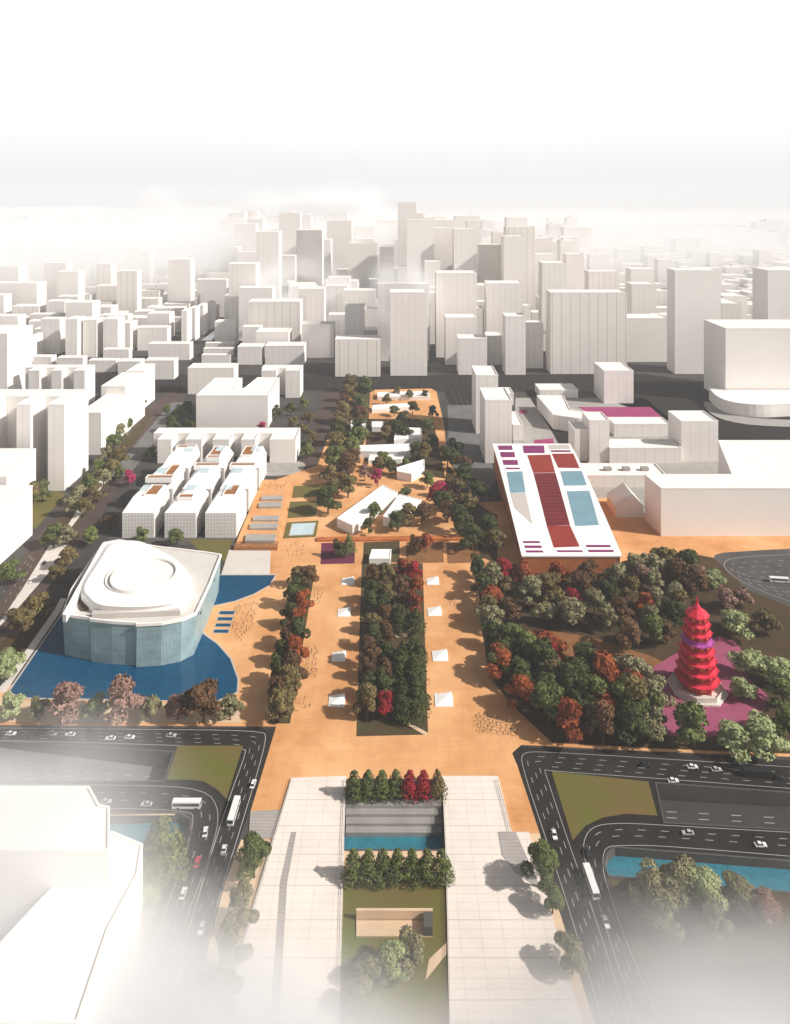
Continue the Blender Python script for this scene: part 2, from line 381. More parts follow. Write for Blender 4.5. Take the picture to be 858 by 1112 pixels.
sheet('lawn', [(60, 645), (56, 664), (-6, 752), (-40, 750), (0, 700), (40, 655)], Z2 + .05, M['grove_soil_shade'])
sheet('path', [(405, 424), (470, 424), (478, 455), (462, 458), (404, 436)], Z3 + .06, M['plaza'])
# cross path in the central bed
sheet('path', [(434, 690), (461, 674), (461, 677), (440, 692), (432, 693), (417, 684), (418, 681)], Z3 + .08, M['plaza_pale'])
sheet('path', [(438, 785), (443, 784), (466, 797), (462, 799)], Z3 + .08, M['plaza_pale'])
sheet('pavement', [(249, 597), (294, 597), (293, 625), (240, 625)], Z3 + .06, M['white_paving'])
# pool around the museum and its satellites
def pool(name, pts, m, z, sm=0, rim=0.9):
    p = GP(pts)
    if sm: p = smooth(p, sm)
    b = MB(); b.sheet(p, z); w = struct(b.build(name, m))
    b = MB(); b.ring(p, -rim, 0.0, z + 0.12); struct(b.build('pool_kerb', M['kerb']))
pool('pool_water', [(70, 664), (10, 752), (24, 758), (234, 762), (257, 752), (258, 738), (250, 716), (236, 700), (222, 690), (200, 660), (130, 640)], M['water'], Z3 + .05)
pool('pool_water', [(234, 625), (299, 625), (292, 636), (276, 645), (255, 653), (232, 658)], M['water'], Z3 + .05)
for i in range(4):
    y = 664 + i * 6.7; x = 239 - i * 2.1
    pool('pool_water', [(x, y), (x + 16, y), (x + 15, y + 3.6), (x - 1, y + 3.6)], M['water'], Z3 + .05, rim=0.4)
b = MB(); p = GP([(312, 568), (346, 566), (343, 583), (308, 585)]); b.prism(p, 0.0, 0.55); struct(b.build('pool_terrace', M['lawn_green']))
pool('pool_water', [(318, 570), (342, 569), (339, 581), (315, 582)], M['glass_pale'], 0.62)

# bridge decks
struct(slab('bridge_deck', [(316, 846), (376, 844), (374, 905), (368, 1150), (228, 1150), (237, 1112), (296, 912)], 0.0, 0.6, M['deck']))
struct(slab('bridge_deck', [(480, 844), (541, 844), (556, 905), (574, 905), (632, 1112), (642, 1150), (489, 1150), (484, 930)], 0.0, 0.6, M['deck']))
sheet('drain_strip', [(316, 905), (322, 905), (312, 960), (303, 1112), (301, 1150), (290, 1150), (293, 1112), (304, 960)], 0.63, M['deck_grey'])
struct(slab('terrace_deck', [(272, 882), (306, 880), (302, 911), (270, 912)], 0.12, 0.35, M['deck_grey']))
struct(slab('terrace_deck', [(541, 905), (560, 905), (588, 968), (560, 950), (545, 930)], 0.60, 0.72, M['deck_grey']))
sheet('ground_strip', [(262, 912), (296, 912), (237, 1112), (228, 1150), (206, 1150), (212, 1084), (244, 960)], Z3, M['plaza_pale'])
sheet('ground_strip', [(574, 905), (586, 905), (606, 985), (646, 1112), (656, 1150), (640, 1150), (632, 1112)], Z3, M['plaza_pale'])
sheet('lawn', [(371, 955), (487, 953), (489, 1150), (368, 1150)], Z2, M['lawn'])
sheet('path', [(372, 924), (484, 924), (486, 953), (371, 955)], Z3, M['plaza_pale'])
sheet('path', [(466, 1042), (489, 1020), (490, 1030), (462, 1065)], Z3, M['plaza_pale'])
def railing(pts, label):
    p = GP(pts, .6); X, Y = p[0]; o = empty('bridge_railing', (X, Y, .6)); tag(o, label, 'railing')
    b = MB(); t = MB()
    for a, c in zip(p, p[1:]):
        a, c = Vector(a), Vector(c); n = max(1, int((c - a).length / 4))
        for i in range(n):
            q = a + (c - a) * i / n; b.tube((q.x - X, q.y - Y, 0), (q.x - X, q.y - Y, 1.1), .06, .06, 5)
        for z in (.55, 1.1): t.tube((a.x - X, a.y - Y, z), (c.x - X, c.y - Y, z), .07, .07, 5)
    q = b.build('posts', M['concrete'], o); q['kind'] = 'stuff'; t.build('handrail', M['concrete'], o)
railing([(317, 848), (298, 912), (240, 1112)], 'thin grey railing along the left edge of the left bridge deck')
railing([(375, 848), (373, 905), (369, 1112)], 'thin grey railing along the right edge of the left bridge deck')
railing([(481, 848), (485, 930), (489, 1112)], 'thin grey railing along the left edge of the right bridge deck')
railing([(540, 848), (555, 904)], 'thin grey railing along the upper right edge of the right bridge deck')
# steps down to the canal
st = empty('canal_steps', (*G(428, 885), 0)); tag(st, 'broad grey stepped terrace going down to the canal between the bridges', 'steps')
ya, yb_ = G(0, 868)[1], G(0, 895)[1]
for i in range(4):
    t0, t1 = i / 4, (i + 1) / 4
    y0 = ya + (yb_ - ya) * t0; y1 = ya + (yb_ - ya) * t1; z = -0.1 - 1.1 * i
    k0 = y0 / F; b = MB(); b.box((374 - CX) * k0 + 0.7, (481.5 - CX) * k0 - 0.7, y1, y0 - 0.02, -6, z)
    o = b.build('step', M['stone_grey']); o.parent = st; o.matrix_parent_inverse = Matrix.Translation(-st.location)

# ------------------------------------------------------------------ road markings
def dash_line(b, pts, dash=3.0, gap=6.0, w=0.22, solid=False, z=Z1 + .02):
    p = [Vector(G(*q)) for q in pts]
    acc = 0.0
    for a, c in zip(p, p[1:]):
        L = (c - a).length; d = (c - a) / L; nn = Vector((-d.y, d.x)) * w / 2
        if solid:
            b.add([(*(a - nn), z), (*(c - nn), z), (*(c + nn), z), (*(a + nn), z)], [(0, 1, 2, 3)])
            continue
        s = -acc
        while s < L:
            s0, s1 = max(s, 0), min(s + dash, L)
            if s1 > s0:
                u, v = a + d * s0, a + d * s1
                b.add([(*(u - nn), z), (*(v - nn), z), (*(v + nn), z), (*(u + nn), z)], [(0, 1, 2, 3)])
            s += dash + gap
        acc = L - (s - dash - gap)
def curve(pts, it=3): return smooth(pts, it, closed=False)
b = MB()
for t in range(5):
    q = [(960, 600 + t * 6), (800 - t * -4, 604 + t * 6), (782 + t * 7, 612 + t * 3), (800 + t * 9, 630 + t * 2), (850 + t * 8, 652 - t), (960, 684 - t * 6)]
    dash_line(b, curve(q, 2), solid=(t == 0), w=.3, z=Z3 + .05)
struct(b.build('lane_marking', M['paint']))
b = MB()
for t, so in ((0.06, 1), (.3, 0), (.52, 0), (.74, 0), (.94, 1)):
    y0 = 789 + t * 14 ; y1 = 792 + t * 22
    dash_line(b, curve([(-80, y0), (150, (y0 + y1) / 2 + 0.5), (286 - t * 22, y1), (292 - 26 * t, 800 + 18 * t), (272 - 26 * t, 870), (236 - 26 * t, 985), (205 - 30 * t, 1112)], 2), solid=bool(so), w=0.28 if so else 0.2)
for t, so in ((.08, 1), (.35, 0), (.62, 0), (.92, 1)):
    y = 850 + t * 30
    dash_line(b, curve([(-80, y), (150, y), (205 + 20 * (1 - t), y + 4), (242 - 34 * t, 880 + 8 * t), (234 - 32 * t, 920), (200 - 30 * t, 1010), (164 - 34 * t, 1112)], 2), solid=bool(so), w=0.22)
struct(b.build('lane_marking', M['paint']))
b = MB()
for t, so in ((.2, 1), (.4, 0), (.6, 0), (.8, 0), (.97, 1)):
    dash_line(b, curve([(960, 833 + 32 * t), (712, 818 + 28 * t), (590 + 6 * t, 811 + 27 * t), (560 + 32 * t, 812 + 24 * t), (560 + 34 * t, 830 + 12 * t), (590 + 30 * t, 920), (611 + 33 * t, 985), (648 + 36 * t, 1112)], 2), solid=bool(so), w=0.22)
for t, so in ((.05, 1), (.3, 0), (.55, 0), (.93, 1)):
    dash_line(b, curve([(960, 908 + 33 * t), (722, 895 + 25 * t), (672, 892 + 28 * t), (640 + 18 * t, 896 + 26 * t), (630 + 26 * t, 920 + 18 * t), (640 + 18 * t, 950 + 6 * t), (664 + 20 * t, 1030), (692 + 28 * t, 1112)], 2), solid=bool(so), w=0.22)
for i in range(4):
    pass
struct(b.build('lane_marking', M['paint']))
b = MB()
for t in (.3, .5, .7):
    dash_line(b, [(-80, 404 + 26 * t), (330, 408 + 16 * t), (500, 407 + 17 * t), (700, 406 + 44 * t)], w=.35)
    dash_line(b, [(482 + 30 * t, 424), (520 + 25 * t, 520)], w=.35, z=Z2 + .02)
    dash_line(b, [(40 - 10 * (1 - t), 600 + 10 * t), (10 - 20 + 30 * t, 640 + 30 * t)], w=.3)
struct(b.build('lane_marking', M['paint']))
b = MB()
for t in (0.22, 0.42, 0.62, 0.82):
    for (xa, xb) in ((0, 180),):
        y = 818 + t * 30
        a = G(-60, y - 2 + 4 * t * 0); c = G(176, y + 2)
        a = Vector(a); c = Vector(c); L = (c - a).length; d = (c - a) / L; nn = Vector((-d.y, d.x)) * .16; s = 0
        while s < L - 3:
            u = a + d * s; v = a + d * (s + 3)
            zz = lambda q: -0.3 - 7.5 * max(0, (q.x - xw0) / (xw1 - xw0)) + .03
            b.add([(*(u - nn), zz(u)), (*(v - nn), zz(v)), (*(v + nn), zz(v)), (*(u + nn), zz(u))], [(0, 1, 2, 3)]); s += 9
struct(b.build('lane_marking', M['paint']))
b = MB()
for t in (0.3, .45, .6, .75):
    a = Vector(G(724, 851 + 42 * t)); c = Vector(G(955, 869 + 38 * t)); L = (c - a).length; d = (c - a) / L; nn = Vector((-d.y, d.x)) * .16; s = 0
    while s < L - 4:
        u = a + d * s; v = a + d * (s + 4)
        zz = lambda q: -7.0 + 2.0 * (q.x - xe0) / (xe1 - xe0) + .03
        b.add([(*(u - nn), zz(u)), (*(v - nn), zz(v)), (*(v + nn), zz(v)), (*(u + nn), zz(u))], [(0, 1, 2, 3)]); s += 13
struct(b.build('lane_marking', M['paint']))

# ------------------------------------------------------------------ buildings
FOOT = []          # ground boxes already taken (x0, x1, y0, y1)
def massing(name, label, fp, h, cat='building', wall='wall_white', group=None, z0=-0.2, rim=0.9, notches=True, roof='roof_white'):
    xs = [p[0] for p in fp]; ys = [p[1] for p in fp]
    FOOT.append((min(xs), max(xs), min(ys), max(ys)))
    cx, cyy = sum(xs) / len(xs), sum(ys) / len(ys)
    loc = [(x - cx, y - cyy) for x, y in fp]
    b = MB(); b.prism(loc, z0, h, top=False, bottom=False)
    o = tag(b.build(name, M[wall], loc=(cx, cyy, 0)), label, cat, group)
    r = MB(); w = min(0.6, 0.04 * min(max(xs) - min(xs), max(ys) - min(ys)))
    r.sheet(loc, h - 0.05); r.ring(inset(loc if area(loc) > 0 else loc[::-1], -0.12), w + .12, h - .4, h + rim)
    r.build('roof', M[roof], o)
    return o
def boxpx(x0, x1, yt, yb, depth, label, name='building', **kw):
    k = H / (yb - YH); h = H * (yb - yt) / (yb - YH); Y = F * k
    X0, X1 = (x0 - CX) * k, (x1 - CX) * k
    return massing(name, label, [(X0, Y), (X1, Y), (X1, Y + depth), (X0, Y + depth)], h, **kw)
def comb(x0, x1, yt, yb, spine_d, bay_d, bays, label, name='apartment_block', **kw):
    """Spine at the back, bays pushed towards the viewer; bay pixel spans measured on the bay fronts."""
    k = H / (yb - YH); h = H * (yb - yt) / (yb - YH); Y = F * k
    P = [((x0 - CX) * k, Y + bay_d + spine_d), ((x0 - CX) * k, Y + bay_d)]
    for a, c in bays:
        P += [((a - CX) * k, Y + bay_d), ((a - CX) * k, Y), ((c - CX) * k, Y), ((c - CX) * k, Y + bay_d)]
    P += [((x1 - CX) * k, Y + bay_d), ((x1 - CX) * k, Y + bay_d + spine_d)]
    Q = [P[0]]
    for p in P[1:]:
        if (Vector(p) - Vector(Q[-1])).length > 0.5: Q.append(p)
    Q2 = []
    for i, p in enumerate(Q):
        a = Vector(Q[i - 1]); c = Vector(Q[(i + 1) % len(Q)]); pv = Vector(p)
        if abs((pv - a).cross(c - pv)) > 1e-3: Q2.append(p)
    return massing(name, label, Q2, h, **kw)
def roofpx(pts, h, label, name='building', **kw):
    return massing(name, label, [G(x, y, h) for x, y in pts], h, **kw)

# right of the park
boxpx(527, 556, 435, 503, 43, 'tall white slab tower standing behind the hall with the red roof panels', 'tower')
boxpx(517, 541, 408, 471, 42, 'white tower tucked just behind the slab tower beside the park street', 'tower')
boxpx(543, 558, 428, 440, 28, 'low white annex beside the rear of the two park-side towers')
boxpx(557, 568, 462, 478, 46, 'narrow low white wing on the right flank of the slab tower')
boxpx(586, 628, 424, 432, 30, 'low flat white block just south of the boulevard, left of a cube tower')
roofpx([(583, 430), (612, 430), (619, 445), (646, 449), (646, 455), (628, 455), (601, 451)], 15, 'low white angled block with a bent roof left of the magenta court')
boxpx(656, 688, 403, 438, 44, 'white cube tower above the top edge of the magenta court', 'tower')
boxpx(667, 728, 461, 474, 23, 'low white oblong block along the bottom edge of the magenta court')
boxpx(740, 780, 458, 501, 33, 'white cube tower behind the big white L-shaped block', 'tower')
boxpx(640, 662, 457, 502, 26, 'slim white tower below the magenta court, right of the red-roofed hall', 'tower')
boxpx(624, 640, 467, 501, 24, 'lower white wing attached to the left of the slim tower')
boxpx(662, 740, 487, 503, 24, 'long low white block linking the slim tower and the cube tower')
o = boxpx(632, 724, 517, 529, 28, 'long low white shed with three dark roof notches right of the red-roofed hall', 'shed')
for q in (660, 680, 700):
    k = (H - 11) / (509 - YH); b = MB(); X = (q - CX) * k; Y = F * k
    b.box(X - 3.2, X + 3.2, Y - 2.0, Y + 2.2, 10.0, 12.6)
    c = b.build('roof_hatch', M['concrete']); c.parent = o; c.matrix_parent_inverse = Matrix.Translation(-o.location)
roofpx([(718, 531), (960, 531), (960, 479), (780, 479), (795, 516), (700, 516)], 35, 'big white L-shaped block with blank walls above the right-hand road', wall='wall_plain')
# gabled pavilion
def gabled(x0, x1, yt, yb, depth, rise, label):
    k = H / (yb - YH); Y = F * k; h = H * (yb - yt) / (yb - YH); X0, X1 = (x0 - CX) * k, (x1 - CX) * k; xm = X0 + (X1 - X0) * .62
    b = MB(); b.add([(X0, Y, 0), (X1, Y, 0), (X1, Y, h), (xm, Y, h + rise), (X0, Y, h), (X0, Y + depth, 0), (X1, Y + depth, 0), (X1, Y + depth, h), (xm, Y + depth, h + rise), (X0, Y + depth, h)],
                    [(0, 1, 2, 3, 4), (1, 6, 7, 2), (5, 0, 4, 9), (6, 5, 9, 8, 7)])
    o = tag(b.build('gabled_pavilion', M['wall_plain']), label, 'pavilion')
    r = MB(); e = .15
    for (xa, za), (xb, zb) in (((X0 - .6, h - .4), (xm, h + rise)), ((xm, h + rise), (X1 + .6, h - .4))):
        r.add([(xa, Y - .6, za + e), (xb, Y - .6, zb + e), (xb, Y + depth + .6, zb + e), (xa, Y + depth + .6, za + e), (xa, Y - .6, za - .3), (xb, Y - .6, zb - .3)], [(0, 1, 2, 3), (4, 5, 1, 0)])
    r.build('roof', M['roof_white'], o); FOOT.append((X0, X1, Y, Y + depth)); return o
gabled(669, 699, 550, 562, 24, 9, 'small white gabled pavilion between the hall and the L-shaped block')
boxpx(788, 910, 357, 436, 62, 'massive white block with a curved podium at the right edge of the boulevard', wall='wall_plain')
pd = [(770, 434), (778, 444), (795, 451), (825, 454), (858, 452), (910, 450), (910, 436.6), (789, 436.6)]
massing('podium', 'low curved white podium in front of the massive block at right', GP(smooth(pd[:6], 2, False) + pd[6:]), 14, wall='wall_plain')
boxpx(733, 783, 294, 406, 30, 'tall plain white tower standing left of the massive curved-podium block', 'tower', wall='wall_plain')
boxpx(834, 920, 294, 395, 47, 'tall white tower at the right edge, rising behind the massive block', 'tower', wall='wall_plain')
boxpx(784, 806, 330, 380, 60, 'lower white block between the two tall right-hand towers')
boxpx(786, 812, 322, 360, 50, 'pale block glimpsed behind the gap of the right-hand towers')
boxpx(681, 726, 346, 393, 40, 'mid-rise white block touching the left of the tall plain tower', wall='wall_plain')
boxpx(686, 713, 309, 372, 34, 'slim white tower standing behind the mid-rise block by the boulevard', 'tower')
boxpx(598, 681, 318, 406, 30, 'wide white slab block with vertical joints, on the far side of the boulevard', 'slab_block', wall='wall_warm')
boxpx(589, 616, 286, 372, 34, 'grey-fronted tower rising behind the left end of the wide jointed slab', 'tower')
boxpx(364, 413, 369, 409, 30, 'wide white mid-rise with vertical joints at the head of the park', wall='wall_warm')
boxpx(424, 464, 318, 408, 36, 'tall white slab tower at the head of the park, wisps of mist before it', 'tower')
boxpx(410, 466, 309, 392, 30, 'wide white slab just behind the tall slab at the head of the park', 'slab_block')
boxpx(474, 518, 297, 388, 40, 'stout white tower behind the boulevard, between the park head and the corner blocks', 'tower')
boxpx(498, 529, 368, 407, 30, 'low white corner block on the boulevard right of the park head')
boxpx(484, 518, 345, 396, 30, 'stepped white block behind the corner block right of the park head')
boxpx(549, 571, 344, 407, 30, 'slim white tower directly on the boulevard, left of the wide jointed slab', 'tower')
boxpx(529, 545, 365, 396, 30, 'short white block squeezed left of the slim boulevard tower')
boxpx(529, 568, 308, 386, 36, 'stout white tower behind the slim boulevard tower', 'tower')
boxpx(571, 590, 352, 400, 28, 'low white block between the slim tower and the wide jointed slab')
boxpx(460, 491, 248, 340, 40, 'left half of a high twin slab tower beyond the park head', 'tower')
boxpx(493, 518, 249, 346, 40, 'right half of a high twin slab tower beyond the park head', 'tower')
boxpx(547, 570, 257, 350, 36, 'slender high tower standing right of the twin slabs', 'tower')
boxpx(574, 600, 259, 335, 36, 'high tower right of the slender one, in the pale middle distance', 'tower')
boxpx(520, 545, 266, 340, 36, 'white tower between the twin slabs and the slender tower', 'tower')
boxpx(432, 452, 220, 330, 26, 'highest tower of the hazy skyline, white with a flat top', 'tower')
boxpx(452, 460, 232, 330, 26, 'lower shaft against the right side of the highest skyline tower', 'tower')
boxpx(322, 350, 250, 345, 30, 'pale tower left of the highest one, veiled by haze', 'tower')
boxpx(303, 326, 232, 318, 30, 'high pale tower at the crown of the hazy skyline left of centre', 'tower')
boxpx(278, 303, 252, 352, 36, 'white tower with a broad bright flank left of centre skyline', 'tower')
boxpx(248, 278, 287, 362, 40, 'grey-fronted block with a bright flank in front of the left skyline towers', 'tower')
boxpx(355, 382, 240, 320, 30, 'faint pale tower in the middle of the hazy skyline', 'tower')
boxpx(324, 352, 314, 372, 30, 'white block in mid distance above the head of the left park street')
boxpx(373, 408, 316, 368, 34, 'white block in mid distance behind the wide jointed mid-rise')
boxpx(412, 428, 268, 345, 26, 'thin bright tower left of the tall slab at the park head', 'tower')
boxpx(270, 326, 328, 378, 36, 'wide white block with vertical fins beyond the left boulevard', wall='wall_warm')
boxpx(233, 256, 350, 375, 26, 'small white block with two bays beyond the left boulevard')
for i in range(4):
    boxpx(197 + i * 9, 203 + i * 9, 338 - i * 3, 376 - i * 6, 30, '%s of the thin white fin blocks along the curving left street' % ordw(i + 1), 'fin_block')
for i, (y, t) in enumerate(((396, 386), (387, 379), (380, 373))):
    boxpx(219 + i * 2, 250 + i * 2, t, y, 11, '%s of the three low parallel white slabs by the left street' % ('front', 'middle', 'rear')[i] if False else ['front', 'middle', 'rear'][i] + ' of the three low parallel white slabs by the left street', 'slab_block')
boxpx(258, 284, 377, 396, 26, 'low white block right of the three parallel slabs')
boxpx(288, 330, 376, 396, 30, 'low wide white block near the head of the left park street')
boxpx(204, 254, 400, 428, 26, 'white two-bay block behind the U-shaped block left of the park')
comb(282, 326, 403, 432, 16, 14, [(284, 300), (310, 326)], 'small white twin-bay block facing the top of the left park street')
# U-shaped block
k = H / (465 - YH); h = 35.0; Y = F * k; xa, xb = (213 - CX) * k, (291 - CX) * k
massing('building', 'large white U-shaped block left of the park with a blank beige front', [(xa, Y), (xb, Y), (xb, Y + 78), (xb - 26, Y + 78), (xb - 32, Y + 30), (xa + 34, Y + 30), (xa + 34, Y + 76), (xa + 2, Y + 76)], h, wall='wall_plain')
# comb housing behind the cube houses
comb(160, 321, 478, 503, 16, 18, [(171, 186), (201, 219), (231, 249), (262, 277), (293, 321)], 'long white housing block with five front bays behind the cube houses', 'housing_block', wall='wall_plain')
struct(slab('pavement', smooth([(279, 503), (322, 501), (333, 504), (328, 512), (310, 517), (279, 517)], 1), 0, 0.5, M['concrete']))
# left-hand apartment combs
comb(-40, 70, 440, 533, 22, 26, [(-30, -12), (18, 33), (52, 70)], 'tall white apartment block with deep shaded recesses beside the left avenue', wall='wall_white')
boxpx(86, 110, 449, 494, 78, 'cream block with a long bright flank beside the left avenue', wall='wall_plain')
boxpx(110, 136, 420, 470, 60, 'white block behind the cream block along the left avenue')
boxpx(137, 156, 404, 444, 40, 'white block at the upper end of the left avenue')
comb(20, 92, 403, 442, 14, 16, [(31, 43), (56, 67), (80, 92)], 'white apartment block with three front bays behind the tall recessed block')
boxpx(-30, 8, 363, 440, 60, 'tall white block at the left edge behind the recessed apartment block', 'tower')
for i in range(4):
    boxpx(16 + i * 7.5, 20 + i * 7.5, 372 - i * 3, 402 - i * 6, 34, '%s of the thin white slabs in the row at far left' % ordw(i + 1), 'fin_block')
boxpx(44, 65, 347, 384, 22, 'grey-fronted block behind the thin slabs at far left')
boxpx(71, 84, 347, 390, 30, 'left of two white towers standing behind the three-bay block', 'tower')
boxpx(90, 105, 348, 388, 30, 'right of two white towers standing behind the three-bay block', 'tower')
boxpx(112, 128, 347, 388, 30, 'third white tower right of the pair behind the three-bay block', 'tower')
boxpx(-20, 40, 308, 350, 40, 'broad pale grey block fading into haze at the left edge')
boxpx(36, 56, 388, 397, 16, 'low white slab below the grey-fronted block at far left', 'slab_block')
boxpx(62, 90, 389, 398, 16, 'low white slab right of the grey-fronted block at far left', 'slab_block')
boxpx(96, 126, 392, 404, 16, 'low white slab at the front of the cluster above the left avenue', 'slab_block')
boxpx(112, 140, 380, 392, 14, 'low white slab with a bright edge in the cluster above the left avenue', 'slab_block')
boxpx(128, 152, 393, 406, 20, 'low white block beside the road bend at the top of the left avenue')
boxpx(157, 189, 392, 412, 20, 'white block at the bend where the left avenue meets the boulevard')
boxpx(161, 206, 374, 391, 20, 'low wedge-like white block along the curving left street')
boxpx(160, 184, 341, 368, 30, 'white block beyond the dark gap on the curving left street')
# white low block at left edge
massing('building', 'long low white block at the left edge beside the lower avenue', [(-470, 430), (-270, 430), (-269, 533), (-470, 533)], 36, wall='wall_plain')
massing('building', 'taller white block behind the long low one at the left edge', [(-470, 540), (-292, 540), (-300, 600), (-470, 600)], 40, wall='wall_plain')
# white block at lower left
big = massing('building', 'big white angular building at lower left, its roof a wide bright plane', [G(x, y, 42) for x, y in [(-60, 855), (97, 855), (108, 875), (119, 877), (119, 924), (45, 924), (-60, 924)]], 42, wall='wall_plain', rim=0.5)
massing('building', 'lower white wing in front of the big angular building at lower left', [G(x, y, 30) for x, y in [(47, 975), (119, 905), (122, 904), (155, 918), (150, 950), (118, 1010), (84, 1112), (-60, 1112), (-60, 1090)]], 30, wall='wall_plain', rim=0.5)

# ------------------------------------------------------------------ the hall with the curved striped roof
hall = empty('exhibition_hall', (118, 560, 0)); tag(hall, 'long hall with a curved white roof striped in red, purple and blue panels', 'hall')
FOOT.append((85, 160, 478, 656))
Y0, Y1 = 478.0, 655.0
def hz(t): return 12.0 + 14.0 * math.sin(max(0, min(1, t)) * math.pi / 2) 
def hx(t, u): return (85 + 4.5 * t) * (1 - u) + (150.5 + 8.5 * t) * u
def hpt(t, u, dz=0.0): return Vector((hx(t, u), Y0 + (Y1 - Y0) * t, hz(t) + dz))
def hinv(px, py):
    lo, hi = -0.05, 1.05
    for _ in range(40):
        m_ = (lo + hi) / 2; p = hpt(m_, 0)
        y = YH + F * (H - p.z) / p.y
        if y > py: lo = m_
        else: hi = m_
    p = hpt(lo, 0); X = (px - CX) * p.y / F
    return lo, (X - hx(lo, 0)) / (hx(lo, 1) - hx(lo, 0))
def child(b, name, m, parent):
    o = b.build(name, m); o.parent = parent; o.matrix_parent_inverse = Matrix.Translation(-parent.location); return o
N = 24
b = MB()
for i in range(N):
    a, c = i / N, (i + 1) / N
    b.add([hpt(a, -.01), hpt(a, 1.01), hpt(c, 1.01), hpt(c, -.01), hpt(a, -.01, -1), hpt(a, 1.01, -1), hpt(c, 1.01, -1), hpt(c, -.01, -1)], [(0, 1, 2, 3), (5, 4, 7, 6), (1, 5, 6, 2), (4, 0, 3, 7)] + ([(4, 5, 1, 0)] if i == 0 else []) + ([(3, 2, 6, 7)] if i == N - 1 else []))
roof = child(b, 'roof', M['pure_white'], hall)
b = MB()
for i in range(N):
    a, c = i / N, (i + 1) / N
    for u in (0.012, 0.988):
        p, q = hpt(a, u, -1.0), hpt(c, u, -1.0)
        b.add([(p.x, p.y, 0), (q.x, q.y, 0), q, p], [(0, 1, 2, 3)])
p, q = hpt(0, .012, -1), hpt(0, .988, -1); b.add([(p.x, p.y + .5, 0), (q.x, q.y + .5, 0), (q.x, q.y + .5, q.z), (p.x, p.y + .5, p.z)], [(0, 1, 2, 3)])
p, q = hpt(1, .012, -1), hpt(1, .988, -1); b.add([(p.x, p.y - .5, 0), (q.x, q.y - .5, 0), (q.x, q.y - .5, q.z), (p.x, p.y - .5, p.z)], [(0, 1, 2, 3)])
child(b, 'wall', M['orange_brick'], hall)
def panel(name, quad, m, dz=0.18, n=8):
    """quad: TL, TR, BR, BL in the zoomed photo crop, laid on the roof as a thin raised panel."""
    q = [hinv(520 + x / 4.29, 470 + y / 4.29) for x, y in quad]
    b = MB(); rows = []
    for i in range(n + 1):
        s = i / n
        tl = q[0][0] * (1 - s) + q[3][0] * s, q[0][1] * (1 - s) + q[3][1] * s
        tr = q[1][0] * (1 - s) + q[2][0] * s, q[1][1] * (1 - s) + q[2][1] * s
        rows.append((hpt(tl[0], tl[1], dz), hpt(tr[0], tr[1], dz)))
    for (a, c), (d, e) in zip(rows, rows[1:]):
        lo = [Vector((v.x, v.y, v.z - dz - .1)) for v in (a, c, d, e)]
        b.add([a, c, e, d, lo[0], lo[1], lo[3], lo[2]], [(3, 2, 1, 0), (0, 4, 7, 3), (1, 2, 6, 5)])
    a, c = rows[0]; b.add([a, c, c - Vector((0, 0, dz + .1)), a - Vector((0, 0, dz + .1))], [(0, 1, 2, 3)])
    a, c = rows[-1]; b.add([a, c, c - Vector((0, 0, dz + .1)), a - Vector((0, 0, dz + .1))], [(3, 2, 1, 0)])
    o = b.build(name, M[m]); o.parent = roof; return o
def rect(x0, x1, y0, y1, s=6): return [(x0, y0), (x1, y0), (x1 + s * .6, y1), (x0 + s, y1)]
for r_ in ((88, 154, 60, 80), (98, 166, 90, 114), (110, 180, 127, 150), (122, 190, 163, 170), (203, 282, 505, 514), (211, 291, 526, 537), (217, 298, 549, 558), (204, 304, 60, 95), (333, 425, 82, 90), (362, 482, 548, 556), (497, 612, 523, 533), (507, 626, 546, 556)):
    panel('roof_bar', rect(*r_), 'purple', n=2)
panel('skylight', [(130, 183), (203, 180), (218, 278), (147, 280)], 'glass_blue', n=4)
panel('skylight', [(147, 282), (218, 280), (250, 425), (168, 352)], 'roof_grey', n=4)
panel('roof_panel', [(226, 105), (333, 102), (356, 185), (254, 187)], 'red_panel')
panel('roof_panel', [(255, 189), (357, 187), (425, 430), (318, 435)], 'dark_red', n=14)
panel('roof_panel', [(318, 436), (425, 432), (470, 530), (350, 535)], 'red_panel')
panel('roof_panel', [(340, 98), (440, 97), (470, 165), (370, 163)], 'red_panel')
panel('skylight', [(380, 180), (480, 178), (503, 245), (398, 247)], 'glass_blue', n=4)
panel('skylight', [(410, 273), (515, 270), (560, 430), (450, 435)], 'glass_blue', n=6)
panel('roof_bar', [(322, 58), (420, 56), (425, 76), (328, 78)], 'roof_grey', n=2)

# ------------------------------------------------------------------ museum in the pool
mus = empty('museum', (*G(150, 680), 0)); tag(mus, 'rounded museum with teal glass walls and a white spiral roof standing in the blue pool', 'museum')
hm = 23.0
top = [(68, 666), (80, 669), (98, 671.5), (98.5, 673), (122, 675.5), (148, 677), (148.5, 678.5), (176, 677), (198, 673), (213, 666), (228, 634), (240, 603), (222, 600), (170, 594), (130, 587), (113, 590), (98, 610), (78, 640)]
TW = GP(top, hm); cxm = sum(p[0] for p in TW) / len(TW); cym = sum(p[1] for p in TW) / len(TW)
BW = [(cxm + (x - cxm) * .965, cym + (y - cym) * .985) for x, y in TW]
FOOT.append((min(p[0] for p in TW), max(p[0] for p in TW), min(p[1] for p in TW), max(p[1] for p in TW)))
b = MB(); b.prism(BW, -.3, hm, top=False, bottom=False, pts1=TW); child(b, 'glass_wall', M['glass_teal'], mus)
b = MB(); b.sheet(TW, hm - .3); child(b, 'roof', M['concrete_pale'], mus)
b = MB(); b.ring(inset(TW if area(TW) > 0 else TW[::-1], -.4), 1.0, hm - .8, hm + .7); child(b, 'parapet', M['roof_white'], mus)
